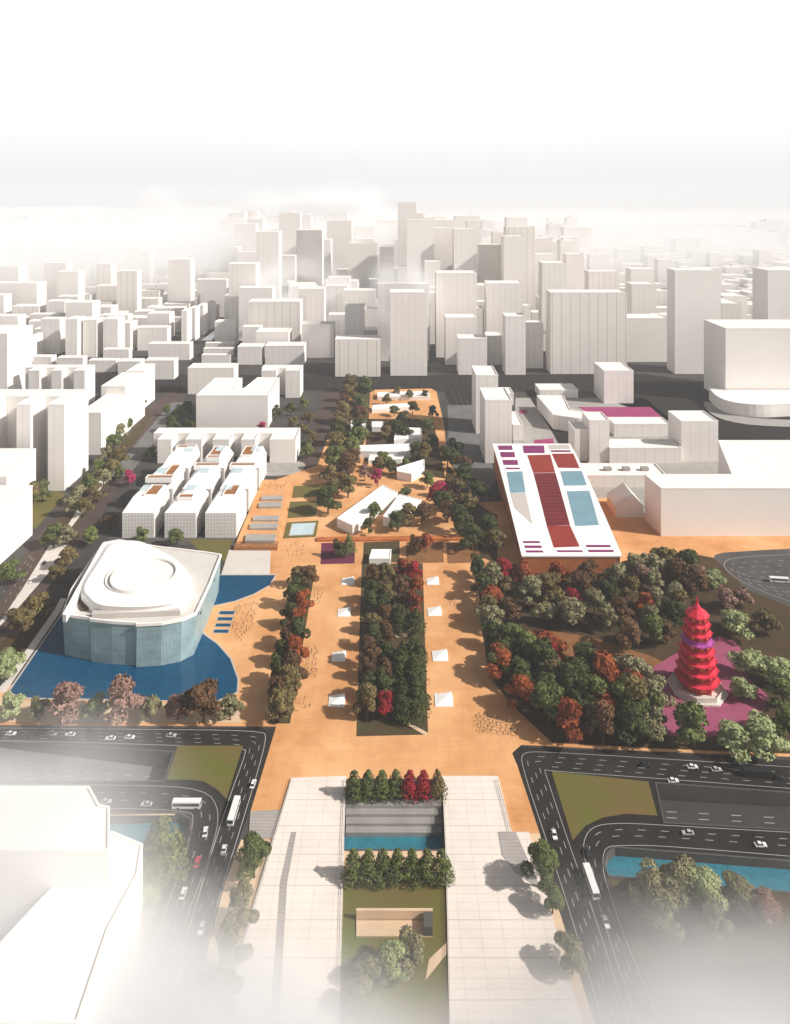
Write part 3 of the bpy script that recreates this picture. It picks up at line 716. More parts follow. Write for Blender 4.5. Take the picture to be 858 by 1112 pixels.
# white swirling roof shell
sh = smooth([(84, 640), (108, 604), (117, 588), (150, 586), (166, 594), (190, 606), (206, 622), (210, 640), (198, 655), (170, 661), (118, 661), (100, 657), (94, 650)], 3)
SW = GP(sh, hm + 4); SWi = GP([(157 + (x - 157) * .94, 628 + (y - 628) * .94) for x, y in sh], hm + 5.5)
b = MB(); b.prism(SW, hm - .2, hm + 4, top=False); b.prism(SW, hm + 4, hm + 5.5, bottom=False, pts1=SWi); child(b, 'roof_shell', M['pure_white'], mus)
def disc(cx_, cy_, rx, h, n=48):
    c = G(cx_, cy_, h); r = rx * (H - h) / (cy_ - YH); return [(c[0] + r * math.cos(2 * math.pi * i / n), c[1] + r * math.sin(2 * math.pi * i / n)) for i in range(n)]
D = disc(157, 622, 35, hm + 8)
b = MB(); b.ring(D, 1.3, hm + 4, hm + 7.6); b.prism(disc(156, 623, 39, hm + 6), hm + 5, hm + 6.2, bottom=False); dr = child(b, 'roof_drum', M['roof_white'], mus)
b = MB(); b.sheet(inset(D, 1.2), hm + 6.3); child(b, 'drum_roof', M['roof_white'], mus)
b = MB(); b.prism(GP(smooth([(84, 649), (92, 646), (97, 652), (97, 661), (86, 662)], 2), hm + 1), hm - .2, hm + .35); child(b, 'roof_terrace', M['bark'], mus)
b = MB(); b.prism(GP([(72, 655), (80, 641), (104, 606), (107, 607), (84, 643), (76, 656)], hm + 1), hm - .2, hm + 1.1); child(b, 'roof_slot', M['dark_concrete'], mus)
b = MB(); b.prism(GP([(100, 664), (195, 661), (196, 664), (100, 668)], hm + 2), hm - .2, hm + 2.5); child(b, 'shadow_slot_bar', M['roof_grey'], mus)  # grey bar standing in for the shadow slot below the shell
b = MB(); b.prism(GP([(68, 667), (82, 641), (111, 590), (115, 591), (88, 640), (72, 668)], hm + 4), hm, hm + 4); child(b, 'roof_fin', M['pure_white'], mus)
b = MB()
for i in range(9):
    t = i / 9; p = Vector(TW[9]).lerp(Vector(TW[11]), t * .8 + .06); z = hm - 2 - (i % 2) * 3
    d = (Vector(TW[11]) - Vector(TW[9])).normalized(); nn = Vector((d.y, -d.x))
    b.prism([tuple(p + nn * .1), tuple(p + d * 2.4 + nn * .1), tuple(p + d * 2.4 - nn * .3), tuple(p - nn * .3)], z - 1.4, z)
child(b, 'window', M['car_glass'], mus)

# ------------------------------------------------------------------ nine cube houses
def cube_house(r, c):
    X0 = [-200.6, -169.4, -139.6][c]; W = [23.5, 23.0, 21.5][c]
    Yf = 528 + r * 44; dpt = 36
    if c == 2: W = 23
    o = empty('cube_house', (X0 + W / 2, Yf + dpt / 2, 0))
    row = ('front', 'middle', 'rear')[r]; colm = ('left', 'middle', 'right')[c]
    tag(o, 'white faceted cube house in the %s row and %s column of the nine' % (row, colm), 'museum house', 'nine white cube houses')
    hw, hr = 18.5, 25.5
    w, d = W / 2, dpt / 2
    b = MB(); b.prism([(-w, -d), (w, -d), (w, d), (-w, d)], -.2, hw, top=False, bottom=False)
    # battered roof facets
    rr = random.Random(r * 3 + c)
    a = [(-w, -d, hw), (w, -d, hw), (w, d, hw), (-w, d, hw)]
    tx0, tx1 = -w + W * (.16, .30, .22)[c], w - W * (.10, .24, .16)[c]; ty0, ty1 = -d + dpt * .36, d - 1.5
    t = [(tx0, ty0, hr), (tx1, ty0 - 3, hr - 1.5), (tx1 + .5, ty1, hr), (tx0, ty1, hr - 1.5)]
    b.build('wall', M['facade'], o)
    s = MB(); s.add(a + t, [(0, 1, 5, 4), (1, 2, 6, 5), (2, 3, 7, 6), (3, 0, 4, 7), (4, 5, 6, 7)]); rf = s.build('roof', M['pure_white'], o)
    def terrace(x0, x1, y0, y1):
        q = [(x0, y0), (x1, y0), (x1, y1), (x0, y1)]
        e = MB(); e.prism(q, hr - 3, hr + .25); e.build('roof_terrace', M['orange_dark'], rf)
        e = MB(); e.ring(q, -.4, hr - 3, hr + 1.1); e.build('parapet', M['pure_white'], rf)
    def glass(x0, x1, y0, y1):
        e = MB(); e.prism([(x0, y0), (x1, y0), (x1, y1), (x0, y1)], hr - 3, hr + .35); e.build('skylight', M['glass_pale'], rf)
    if r == 0:
        if c != 1: terrace(tx1 - W * .42, tx1 - .6, ty0 + 1, ty0 + 19)
        else: terrace(tx0, tx1, ty0 - 4, ty0 + 2)
        glass(tx0 + .6, tx0 + W * .36, ty1 - 10, ty1 - 1)
    elif r == 1:
        if c == 0: terrace(tx1 - W * .32, tx1 - .4, ty0 - 4, ty1 - 4)
        terrace(-w + 1.5, w - 1.5, -d + (2 if c == 0 else dpt - 7), -d + (8 if c == 0 else dpt - 1))
        glass(tx0 + .6, tx0 + W * .40, ty0 + 2, ty0 + 12)
    else:
        terrace(tx0 + .4, tx0 + W * .42, ty0 - 3, ty1 - 3) if c else terrace(-w + 4, w - 3, d - 7, d - 1)
        glass(tx1 - W * .34, tx1 - .5, ty1 - 14, ty1 - 1)
        if c == 1: terrace(tx0, tx1, ty0 - 9, ty0 - 4)
    return o
for r in range(3):
    for c in range(3): cube_house(r, c)
FOOT.append((-205, -112, 525, 660))
# dark court between the houses and the museum
sheet('court', [(118, 583), (262, 583), (256, 592), (118, 592)], Z2 + .02, M['dark_concrete'])
# stepped terrace right of the cube houses
ter = empty('stepped_terrace', (*G(288, 556), 0)); tag(ter, 'orange stepped terrace with grey cross beams right of the cube houses', 'terrace')
b = MB(); b.prism(GP([(285, 523), (315, 523), (303, 590), (257, 590)]), 0.0, 1.6); child(b, 'platform', M['plaza'], ter)
for y, t in ((538, 4), (545, 5), (560, 4.5), (568, 5.5), (580, 7)):
    xa = 285 + (257 - 285) * (y - 523) / 67 + 6; xb_ = 315 + (303 - 315) * (y - 523) / 67 - 5
    b = MB(); b.prism(GP([(xa, y), (xb_, y), (xb_ - 1, y + t), (xa - 1, y + t)], 3.2), 1.5, 3.2); child(b, 'beam', M['concrete'] if y != 582 else M['stone_grey'], ter)
b = MB(); b.prism(GP([(256, 590), (302, 590), (301, 594), (254, 594)], 2.6), 0.0, 2.6); child(b, 'end_wall', M['orange_dark'], ter)

# ------------------------------------------------------------------ low white park pavilions
def lowhouse(pts, h, label):
    return roofpx(pts, h, label, 'park_pavilion', cat='pavilion', wall='wall_plain', rim=.4, roof='pure_white')
lowhouse([(366, 563), (383, 571), (432, 535), (416, 527)], 7, 'long slanted white pavilion in the middle of the park')
lowhouse([(416, 561), (427, 564), (458, 543), (434, 537)], 7, 'shorter slanted white pavilion meeting the long one in a V')
lowhouse([(431, 508), (461, 499), (461, 507), (447, 515), (431, 512)], 7, 'wedge-shaped white pavilion right of centre in the park')
lowhouse([(388, 484), (446, 482), (446, 491), (386, 490)], 6, 'long low white pavilion across the upper park')
lowhouse([(402, 494), (440, 494), (436, 499), (400, 500)], 4, 'low white terrace pavilion just below the long one in the upper park')
lowhouse([(430, 464), (457, 465), (458, 475), (428, 478)], 6, 'square white pavilion at the right of the upper park')
lowhouse([(381, 457), (397, 457), (397, 463), (381, 463)], 5, 'small white pavilion at the left of the upper park')
lowhouse([(404, 458), (416, 458), (416, 464), (404, 464)], 5, 'tiny white pavilion beside the small one in the upper park')
lowhouse([(405, 440), (446, 438), (446, 442), (404, 445)], 4, 'narrow white pavilion near the top of the park')
lowhouse([(410, 426), (466, 425), (467, 431), (410, 431)], 4, 'white strip pavilion at the very top of the park by the boulevard')
lowhouse([(404, 597), (425, 597), (424, 607), (401, 607)], 4, 'small white pavilion sunk in the dark bed above the central grove')
# retaining step between park and plaza
b = MB(); b.prism(GP([(344, 585), (522, 583), (522, 587.5), (344, 588.5)]), 0.0, 1.3); tag(b.build('terrace_wall', M['orange_brick']), 'low orange terrace wall between the park and the plaza beds', 'wall')

# ------------------------------------------------------------------ wedge skylights on the plaza
def skylight_wedge(px, py, w, side, label):
    k = H / (py - YH); X, Y = (px - CX) * k, F * k; W = w * k / 2 * .88; D_ = W * 1.0
    o = empty('skylight_wedge', (X, Y, Z3)); tag(o, label, 'skylight', 'white wedge skylights along the plaza')
    b = MB(); b.prism([(-W, -D_), (W, -D_), (W, D_), (-W, D_)], 0, .35); b.build('base', M['pure_white'], o)
    s = side; w_, d_ = W * .92, D_ * .92
    b = MB(); b.add([(-w_ * s, -d_, .36), (w_ * s, -d_, .36), (w_ * s, d_, .36), (w_ * s, d_ * .9, 2.0), (-w_ * s, d_, .36)], [(0, 1, 3), (0, 3, 4), (1, 2, 3), (2, 4, 3), (0, 4, 2, 1)])
    b.build('glass_wedge', M['pure_white'], o)
for i, (x, y, w) in enumerate(((378, 632, 15), (374, 666, 16), (368, 714, 17), (366, 762, 20))):
    skylight_wedge(x, y, w, 1, '%s white wedge skylight from the top in the row left of the central grove' % ordw(i + 1))
for i, (x, y, w) in enumerate(((470, 632, 15), (472, 665, 17), (478, 713, 19), (482, 761, 22))):
    skylight_wedge(x, y, w, 1, '%s white wedge skylight from the top in the row right of the central grove' % ordw(i + 1))

# box frame pavilion on the lower lawn
bf = empty('box_pavilion', (*G(428, 1008), 0)); tag(bf, 'long open box pavilion with a pinkish deck on the lower lawn', 'pavilion')
b = MB(); b.prism(GP([(387, 1018), (470, 1018), (470, 1001), (387, 1001)]), 0.0, .5); child(b, 'deck', M['plaza_pale'], bf)
b = MB(); b.prism(GP([(387, 1000), (470, 1000), (470, 997), (387, 997)]), 0, 3.5); child(b, 'wall', M['plaza_pale'], bf)
b = MB(); b.prism(GP([(460, 1018), (470, 1018), (470, 1001), (460, 1001)]), .5, 3.5); child(b, 'end_room', M['dark_concrete'], bf)

# ------------------------------------------------------------------ pagoda
pg = empty('pagoda', (*G(757, 748), 0)); tag(pg, 'tall red eight-sided pagoda with tiered roofs on a pale stone platform', 'pagoda')
def octo(r, n=8, a0=math.pi / 8): return [(r * math.cos(a0 + 2 * math.pi * i / n), r * math.sin(a0 + 2 * math.pi * i / n)) for i in range(n)]
b = MB(); b.prism(octo(14.4), 0, 1.0); b.prism(octo(12.9), 1.0, 2.2); b.build('platform', M['marble'], pg)
b = MB(); b.ring(octo(12.8), .3, 2.2, 3.3); b.build('balustrade', M['marble'], pg)
z = 2.2; NS = 8
for i in range(NS):
    r = 9.3 - 0.62 * i; hs = 5.0 - .12 * i
    b = MB(); b.prism(octo(r * .90), z, z + hs, bottom=False)
    for (x, y) in octo(r * .97): b.tube((x, y, z), (x, y, z + hs - .9), .28, .28, 6)
    st_ = b.build('storey', M['pagoda_red'], pg)
    w = MB()
    for j in range(8):
        a = math.pi / 8 + math.pi / 8 + j * math.pi / 4; rr = r * .90 * math.cos(math.pi / 8)
        n_ = Vector((math.cos(a), math.sin(a))); t_ = Vector((-n_.y, n_.x))
        for s0 in ((-.16, .16),):
            p0, p1 = n_ * (rr + .06) + t_ * r * s0[0], n_ * (rr + .06) + t_ * r * s0[1]
            w.add([(*p0, z + 1.0), (*p1, z + 1.0), (*p1, z + hs * .80), (*p0, z + hs * .80)], [(0, 1, 2, 3)])
    w.build('window', M['pagoda_gold'], st_)
    e = MB(); n8 = 8
    o1, i1 = octo(r * 1.28), octo(r * .80)
    # eave: low flared skirt with lifted corners
    rings = [(r * 1.20, z + hs - .75, .6), (r * 1.08, z + hs - .5, .2), (r * .98, z + hs - .1, 0), (r * .84, z + hs + .5, 0)]
    vs = []
    for (rad, zz, lift) in rings:
        for q in range(16):
            a = math.pi / 8 + q * math.pi / 8; rq = rad if q % 2 == 0 else rad * math.cos(math.pi / 8)
            vs.append((rq * math.cos(a), rq * math.sin(a), zz + (lift if q % 2 == 0 else 0)))
    fs = [(m_ * 16 + q, m_ * 16 + (q + 1) % 16, (m_ + 1) * 16 + (q + 1) % 16, (m_ + 1) * 16 + q) for m_ in range(3) for q in range(16)]
    base = len(vs); 
    for q in range(16): x, y, zz = vs[q]; vs.append((x, y, zz - .35))
    fs += [(base + q, base + (q + 1) % 16, (q + 1) % 16, q) for q in range(16)]
    for q in range(16): x, y, zz = vs[q]; vs.append((x * .62, y * .62, z + hs - 1.0))
    fs += [(base + 16 + q, base + 16 + (q + 1) % 16, base + (q + 1) % 16, base + q) for q in range(16)]
    e.add(vs, fs)
    ev = e.build('eave', M['pagoda_purple' if i in (4,) else 'pagoda_roof'], pg)
    if i == 4: ev['label'] = 'purple eave in the middle of the red pagoda'
    if i < NS - 1:
        bl = MB(); bl.ring(octo((9.3 - .62 * (i + 1)) * 1.05), .15, z + hs + .1, z + hs + 1.3); bl.build('balcony', M['pagoda_red' if i != 4 else 'pagoda_purple'], pg)
    z += hs
b = MB(); r = 5.0
b.prism(octo(r * 1.15), z - .6, z - .2, bottom=True); b.prism(octo(r * 1.15), z - .2, z + 2.2, pts1=octo(r * .45), bottom=False); b.prism(octo(r * .45), z + 2.2, z + 5, pts1=octo(.5), bottom=False); b.build('roof', M['pagoda_roof'], pg)
b = MB(); b.tube((0, 0, z + 4.8), (0, 0, z + 8.6), .45, .1, 8)
for q in range(3): b.tube((0, 0, z + 5.4 + q), (0, 0, z + 5.7 + q), .8 - .15 * q, .8 - .15 * q, 8)
b.build('finial', M['pagoda_red'], pg)

# ------------------------------------------------------------------ trees
def leaf_mat(name, c, c2, tr=0.0):
    m = bpy.data.materials.new(name); m.use_nodes = True; n, l = m.node_tree.nodes, m.node_tree.links
    b = n['Principled BSDF']; b.inputs['Roughness'].default_value = 0.8; b.inputs['Specular IOR Level'].default_value = 0.15
    g = n.new('ShaderNodeNewGeometry'); oi = n.new('ShaderNodeObjectInfo')
    r = n.new('ShaderNodeValToRGB'); r.color_ramp.elements[0].color = (*c2, 1); r.color_ramp.elements[1].color = (*c, 1)
    ad = n.new('ShaderNodeMath'); ad.operation = 'ADD'; mu = n.new('ShaderNodeMath'); mu.operation = 'MULTIPLY'; mu.inputs[1].default_value = .55
    m2 = n.new('ShaderNodeMath'); m2.operation = 'MULTIPLY'; m2.inputs[1].default_value = .5
    l.new(g.outputs['Random Per Island'], mu.inputs[0]); l.new(oi.outputs['Random'], m2.inputs[0])
    l.new(mu.outputs[0], ad.inputs[0]); l.new(m2.outputs[0], ad.inputs[1]); l.new(ad.outputs[0], r.inputs['Fac'])
    l.new(r.outputs['Color'], b.inputs['Base Color'])
    return m
LEAF = {
    'dark green': leaf_mat('leaf_dark_green', (0.079, 0.091, 0.029), (0.039, 0.049, 0.017)),
    'green': leaf_mat('leaf_green', (0.159, 0.183, 0.055), (0.079, 0.104, 0.034)),
    'olive': leaf_mat('leaf_olive', (0.207, 0.159, 0.061), (0.104, 0.079, 0.032)),
    'grey-green': leaf_mat('leaf_grey_green', (0.293, 0.268, 0.146), (0.134, 0.128, 0.067)),
    'brown': leaf_mat('leaf_brown', (0.171, 0.091, 0.043), (0.079, 0.044, 0.022)),
    'orange-red': leaf_mat('leaf_orange_red', (0.36, 0.095, 0.03), (0.17, 0.035, 0.015)),
    'red': leaf_mat('leaf_red', (0.403, 0.032, 0.039), (0.207, 0.015, 0.022)),
    'magenta': leaf_mat('leaf_magenta', (0.537, 0.055, 0.146), (0.305, 0.024, 0.085)),
    'pinkish': leaf_mat('leaf_pinkish', (0.36, 0.22, 0.18), (0.20, 0.115, 0.085)),
    'pale green': leaf_mat('leaf_pale_green', (0.40, 0.44, 0.22), (0.171, 0.207, 0.085)),
}
def crown_mesh(kind, seed):
    rr = random.Random(seed); b = MB()
    if kind == 'conical':
        lobes = []
        for i in range(13):
            t = i / 12; rad = .30 * (1 - t) ** .8 + .05
            for j in range(4 if t < .6 else 2):
                a = rr.uniform(0, 6.28); lobes.append(((rad * .62) * math.cos(a), (rad * .62) * math.sin(a), .16 + .80 * t, rad * .62 + .02, .07))
    else:
        lobes = []
        for i in range(rr.randint(13, 17)):
            a = rr.uniform(0, 6.28); q = rr.uniform(0, .34); zz = rr.uniform(.30, .84)
            q *= 1.0 if zz < .66 else .6
            lobes.append((q * math.cos(a), q * math.sin(a), zz, rr.uniform(.12, .20), rr.uniform(.10, .16)))
    for (x, y, zz, rx, rz) in lobes:
        nl = {'round': 190, 'conical': 56, 'fine': 620}[kind]
        for _ in range(nl):
            v = Vector((rr.gauss(0, 1), rr.gauss(0, 1), rr.gauss(0, 1))).normalized()
            if v.z < -.55: continue
            rad = rr.uniform(.72, 1.06)
            c = Vector((x + v.x * rx * rad, y + v.y * rx * rad, zz + v.z * rz * rad))
            nrm = (v + Vector((rr.gauss(0, .45), rr.gauss(0, .45), rr.gauss(0, .45)))).normalized()
            u = nrm.orthogonal().normalized(); w = nrm.cross(u); a = rr.uniform(0, 6.28)
            u, w = u * math.cos(a) + w * math.sin(a), w * math.cos(a) - u * math.sin(a)
            s = rr.uniform(.034, .062) * {'round': 1, 'conical': .72, 'fine': .55}[kind]
            b.add([c - u * s, c + w * s * .55 - u * s * .2, c + u * s, c - w * s * .55 + u * s * .1], [(0, 1, 2, 3)])
    return b
def trunk_mesh(kind, seed):
    rr = random.Random(seed); b = MB()
    b.tube((0, 0, 0), (.004, .003, .30), .030, .020, 7); b.tube((.004, .003, .30), (0, .006, .62 if kind != 'conical' else .9), .020, .006, 6)
    for i in range(5):
        a = i * 1.3 + rr.uniform(0, .5); z0 = rr.uniform(.26, .42) if kind != 'conical' else rr.uniform(.2, .6)
        L = .22 if kind != 'conical' else .1
        b.tube((0, 0, z0), (L * math.cos(a), L * math.sin(a), z0 + rr.uniform(.16, .28) * (1 if kind != 'conical' else .4)), .011, .004, 5)
    return b
CROWN = {k: [] for k in ('round', 'conical', 'fine')}
for k in CROWN:
    for s in range(5 if k == 'round' else 3):   # 'fine': the same crowns with smaller leaves for the nearest trees
        CROWN[k].append((crown_mesh(k, 100 + s), trunk_mesh(k, 200 + s).mesh('trunk')))
        CROWN[k][-1][1].materials.append(M['bark'])
MESHC = {}
TREES = []; TS = 1.2
def tree(px, py, h, colour, label, group, kind='round', wide=1.0):
    if kind == 'round' and py > 930: kind = 'fine'
    i = R.randrange(len(CROWN[kind])); key = (kind, i, colour)
    if key not in MESHC:
        me = CROWN[kind][i][0].mesh('crown'); me.materials.append(LEAF[colour]); MESHC[key] = me
    x, y = G(px, py)
    t = empty('pine_tree' if False else 'tree', (x, y, 0.1), R.uniform(0, 6.28)); h *= TS; t.scale = (h * wide, h * wide, h)
    tag(t, label, 'tree', group)
    link('trunk', CROWN[kind][i][1], None, t); link('crown', MESHC[key], None, t)
    TREES.append(t); return t
ALL = []
def put(pts, group, where, refs):
    """pts: (px, py, h, colour, kind, wide). Label: colour + place + rank counted from something findable."""
    rows = sorted(pts, key=lambda p: -p[1])
    # split in rows by depth
    gy = refs[2]; bands = {}
    for p in rows: bands.setdefault(int((refs[3] - p[1]) // gy), []).append(p)
    for ri, key in enumerate(sorted(bands)):
        line_ = sorted(bands[key], key=lambda p: p[0], reverse=refs[4])
        for ci, p in enumerate(line_):
            shape = 'pointed ' if p[4] == 'conical' else ''
            one = len(line_) == 1
            lab = '%s %stree %s, %s row back%s' % (p[3], shape, where, ordw(ri + 1), '' if one else ', %s from left' % ordw(ci + 1))
            tree(p[0], p[1], p[2], p[3], lab, group, p[4], p[5])
def scatter(poly, n, dmin, colours, hr, seed, kind='round', wide=1.0, avoid=()):
    rr = random.Random(seed); W = GP(poly); xs = [p[0] for p in W]; ys = [p[1] for p in W]; out = []; tries = 0
    while len(out) < n and tries < 20000:
        tries += 1; p = (rr.uniform(min(xs), max(xs)), rr.uniform(min(ys), max(ys)))
        if not inside(p, W): continue
        d = dmin * (0.8 if tries > 8000 else 1) * (.8 if tries > 14000 else 1)
        if any((p[0] - q[0]) ** 2 + (p[1] - q[1]) ** 2 < d * d for q in out): continue
        if any(inside(p, a) for a in avoid): continue
        out.append(p)
    res = []
    for (x, y) in out:
        k = y / F; res.append((CX + x / k, YH + H / k, rr.uniform(*hr), rr.choices([c for c, _ in colours], [w for _, w in colours])[0], kind, wide * rr.uniform(.9, 1.15)))
    return res
rt = random.Random(11)
# left strip of the plaza
pts = []
for i in range(8):
    t = (i + .4) / 8; y = 785 - 160 * t ** 1.15 * 1.0
    for c in (0.3, 0.78):
        xl = 293 + (318 - 293) * (785 - y) / 170; xr = 315 + (343 - 315) * (785 - y) / 170
        col = rt.choice(['dark green', 'brown', 'orange-red', 'olive', 'brown'])
        if i in (3, 6) and c > .5: col = 'orange-red'
        pts.append((xl + (xr - xl) * c + rt.uniform(-2, 2), y + rt.uniform(-3, 3), rt.uniform(11, 15), col, 'round', 1.05))
put(pts, 'trees in the left planted strip', 'in the left plaza strip', ('the road', 'the left', 17, 790, False))
# central bed
pts = []
for i in range(9):
    t = i / 8.0; y = 782 - 148 * t ** .95
    xl = 388 + 5 * (800 - y) / 188; xr = 465 - 6 * (800 - y) / 188
    for c, kind in ((.17, 'round'), (.40, 'round'), (.64, 'conical'), (.84, 'conical')):
        k = kind; col = rt.choice(['brown', 'dark green', 'olive', 'brown']) if c < .5 else 'dark green'
        if c > .5 and i > 5: k = 'round'; col = rt.choice(['orange-red', 'orange-red', 'brown'])
        if c > .5 and i == 4: continue
        if i == 0 and c > .3 and c < .5: col = 'red'
        if i == 8 and c > .8: col = 'red'
        pts.append((xl + (xr - xl) * c + rt.uniform(-2, 2), y + rt.uniform(-4, 4), rt.uniform(11, 14), col, k, .95 if k == 'round' else 1.25))
put(pts, 'trees in the central plaza bed', 'in the central bed', ('the road', 'the left', 18, 792, False))
# grove before the hall
PATHW = GP([(586, 680), (640, 694), (700, 712), (725, 722), (720, 742), (690, 740), (640, 726), (588, 708)])
A = [(522, 646), (540, 636), (676, 636), (742, 616), (762, 636), (735, 690), (712, 716), (640, 694), (596, 682), (530, 686)]
pts = scatter(A, 33, 13.5, [('grey-green', 6), ('olive', 4), ('brown', 2), ('dark green', 2), ('orange-red', 2.2), ('green', 2)], (12, 16), 5, wide=1.1, avoid=[PATHW])
pts += [(547, 633, 13, 'red', 'round', 1), (622, 665, 12, 'red', 'round', 1), (697, 640, 13, 'pinkish', 'round', 1.1), (710, 628, 12, 'pinkish', 'round', 1)]
put(pts, 'trees of the grove below the hall', 'in the grove below the hall', ('the pagoda path', 'the plaza', 20, 722, False))
Bp = [(528, 716), (560, 704), (600, 712), (650, 738), (700, 748), (716, 790), (700, 808), (640, 808), (596, 798), (560, 768)]
pts = scatter(Bp, 27, 13.5, [('dark green', 5), ('green', 3), ('olive', 2), ('orange-red', 2.5), ('grey-green', 1)], (13, 17), 6, wide=1.1, avoid=[PATHW])
pts += [(588, 722, 13, 'orange-red', 'round', 1), (603, 728, 13, 'red', 'round', 1), (570, 712, 12, 'orange-red', 'round', 1), (655, 782, 15, 'orange-red', 'round', 1), (688, 786, 18, 'olive', 'round', 1.2), (655, 806, 15, 'brown', 'round', 1.1), (705, 806, 14, 'grey-green', 'round', 1.1)]
put(pts, 'trees of the lower grove by the road', 'in the lower grove', ('the road', 'the plaza', 18, 812, False))
# around the pagoda
pts = [(745, 622, 13, 'green', 'round', 1.2), (757, 636, 11, 'pinkish', 'round', 1.2), (775, 640, 12, 'pale green', 'round', 1.2), (788, 662, 11, 'pinkish', 'round', 1.2), (805, 660, 10, 'pinkish', 'round', 1.3),
       (800, 690, 12, 'pale green', 'round', 1.6), (832, 690, 12, 'olive', 'round', 1.3), (815, 735, 12, 'pale green', 'round', 1.6), (842, 742, 12, 'pale green', 'round', 1.6), (806, 758, 9, 'pale green', 'round', 1.7), (850, 768, 11, 'green', 'round', 1.3),
       (754, 812, 17, 'green', 'round', 1.15), (800, 818, 11, 'pale green', 'round', 1.7), (828, 818, 13, 'pale green', 'round', 1.6), (853, 800, 12, 'green', 'round', 1.3), (724, 700, 11, 'brown', 'round', 1.1), (738, 668, 12, 'olive', 'round', 1.1), (712, 664, 12, 'grey-green', 'round', 1.1)]
put(pts, 'trees around the red pagoda', 'near the red pagoda', ('the road', 'the left', 22, 822, False))
# west side of the park (street trees)
pts = []
for i in range(11):
    y = 560 - 136 * (i / 10) ** .85; xl = 392 - (y - 424) * .18
    for c in (0, 1):
        if i == 0 and c: continue
        pts.append((xl - 12 + c * 18 + rt.uniform(-3, 3), y + rt.uniform(-3, 3), rt.uniform(16, 21), rt.choice(['olive', 'dark green', 'green', 'olive', 'brown']) if y < 515 else rt.choice(['brown', 'dark green', 'olive']), 'round', 1.1))
pts.append((366, 537, 15, 'magenta', 'round', 1.1))
put(pts, 'trees along the left side of the park', 'along the left park edge', ('the plaza', 'the left', 13, 566, False))
# inside the park
pts = [(438, 462, 14, 'dark green', 'round', 1.1), (430, 474, 15, 'dark green', 'round', 1.2), (420, 478, 14, 'olive', 'round', 1.1), (440, 478, 14, 'dark green', 'round', 1.1), (448, 450, 13, 'dark green', 'round', 1.1), (428, 452, 12, 'green', 'round', 1.1), (410, 514, 14, 'olive', 'round', 1.1), (416, 510, 14, 'green', 'round', 1.1), (424, 516, 13, 'dark green', 'round', 1), (410, 528, 13, 'magenta', 'round', .8), (396, 522, 12, 'pinkish', 'round', .9), (440, 512, 11, 'green', 'round', 1), (452, 500, 15, 'dark green', 'round', 1.1), (462, 500, 15, 'olive', 'round', 1.1), (470, 490, 14, 'dark green', 'round', 1),
       (466, 470, 14, 'green', 'round', 1), (470, 455, 13, 'dark green', 'round', 1), (445, 434, 12, 'green', 'round', 1), (432, 430, 10, 'olive', 'round', 1), (420, 440, 12, 'olive', 'round', .9), (462, 433, 10, 'dark green', 'round', 1), (464, 530, 12, 'green', 'round', 1.1), (478, 540, 13, 'magenta', 'round', .9), (406, 566, 12, 'green', 'round', 1.1), (400, 580, 10, 'dark green', 'round', 1), (432, 578, 14, 'dark green', 'round', 1.1), (445, 572, 15, 'olive', 'round', 1.2), (458, 570, 15, 'brown', 'round', 1.2), (440, 542, 10, 'green', 'round', 1.1), (452, 602, 12, 'brown', 'round', .9), (462, 600, 13, 'orange-red', 'round', 1), (368, 606, 11, 'dark green', 'round', 1), (379, 604, 12, 'green', 'conical', 1.02), (472, 548, 13, 'red', 'round', 1.1)]
put(pts, 'trees among the park pavilions', 'among the park pavilions', ('the plaza', 'the left', 16, 612, False))
# right side of the park
pts = scatter([(486, 500), (508, 492), (534, 540), (538, 600), (520, 612), (496, 590), (478, 556)], 13, 15, [('dark green', 5), ('brown', 3), ('olive', 2)], (14, 18), 9, wide=1.15)
pts += [(517, 628, 13, 'dark green', 'round', 1), (524, 652, 14, 'dark green', 'round', 1), (532, 676, 14, 'olive', 'round', 1), (537, 705, 14, 'dark green', 'round', 1), (540, 738, 14, 'green', 'round', 1)]
put(pts, 'trees along the right side of the park', 'along the right park edge', ('the lower plaza', 'the left', 22, 748, False))
# left avenue
pts = []
for i in range(11):
    t = i / 10; y = 592 - 150 * t ** .75; x = 66 + (160 - 66) * t ** .72
    for c in (0, 1):
        if c and i > 5: continue
        pts.append((x - 8 + c * 15, y + rt.uniform(-4, 3), rt.uniform(12, 15), rt.choice(['green', 'olive', 'grey-green']), 'round', 1.1))
pts += [(36, 548, 18, 'olive', 'round', 1.2), (46, 545, 15, 'green', 'round', 1.1), (10, 634, 13, 'green', 'round', 1.3), (100, 592, 12, 'green', 'round', 1.2), (119, 575, 11, 'brown', 'round', 1.2), (140, 528, 12, 'magenta', 'round', .9), (130, 522, 12, 'green', 'round', 1.1), (155, 590, 10, 'green', 'round', 1.2), (190, 592, 11, 'green', 'round', 1.3), (73, 618, 12, 'olive', 'round', 1.3), (62, 632, 11, 'olive', 'round', 1.3), (40, 672, 13, 'olive', 'round', 1.3), (20, 690, 13, 'olive', 'round', 1.3), (8, 738, 14, 'pale green', 'round', 1.3)]
put(pts, 'trees along the left avenue', 'along the left avenue', ('the museum pool', 'the left', 16, 745, False))
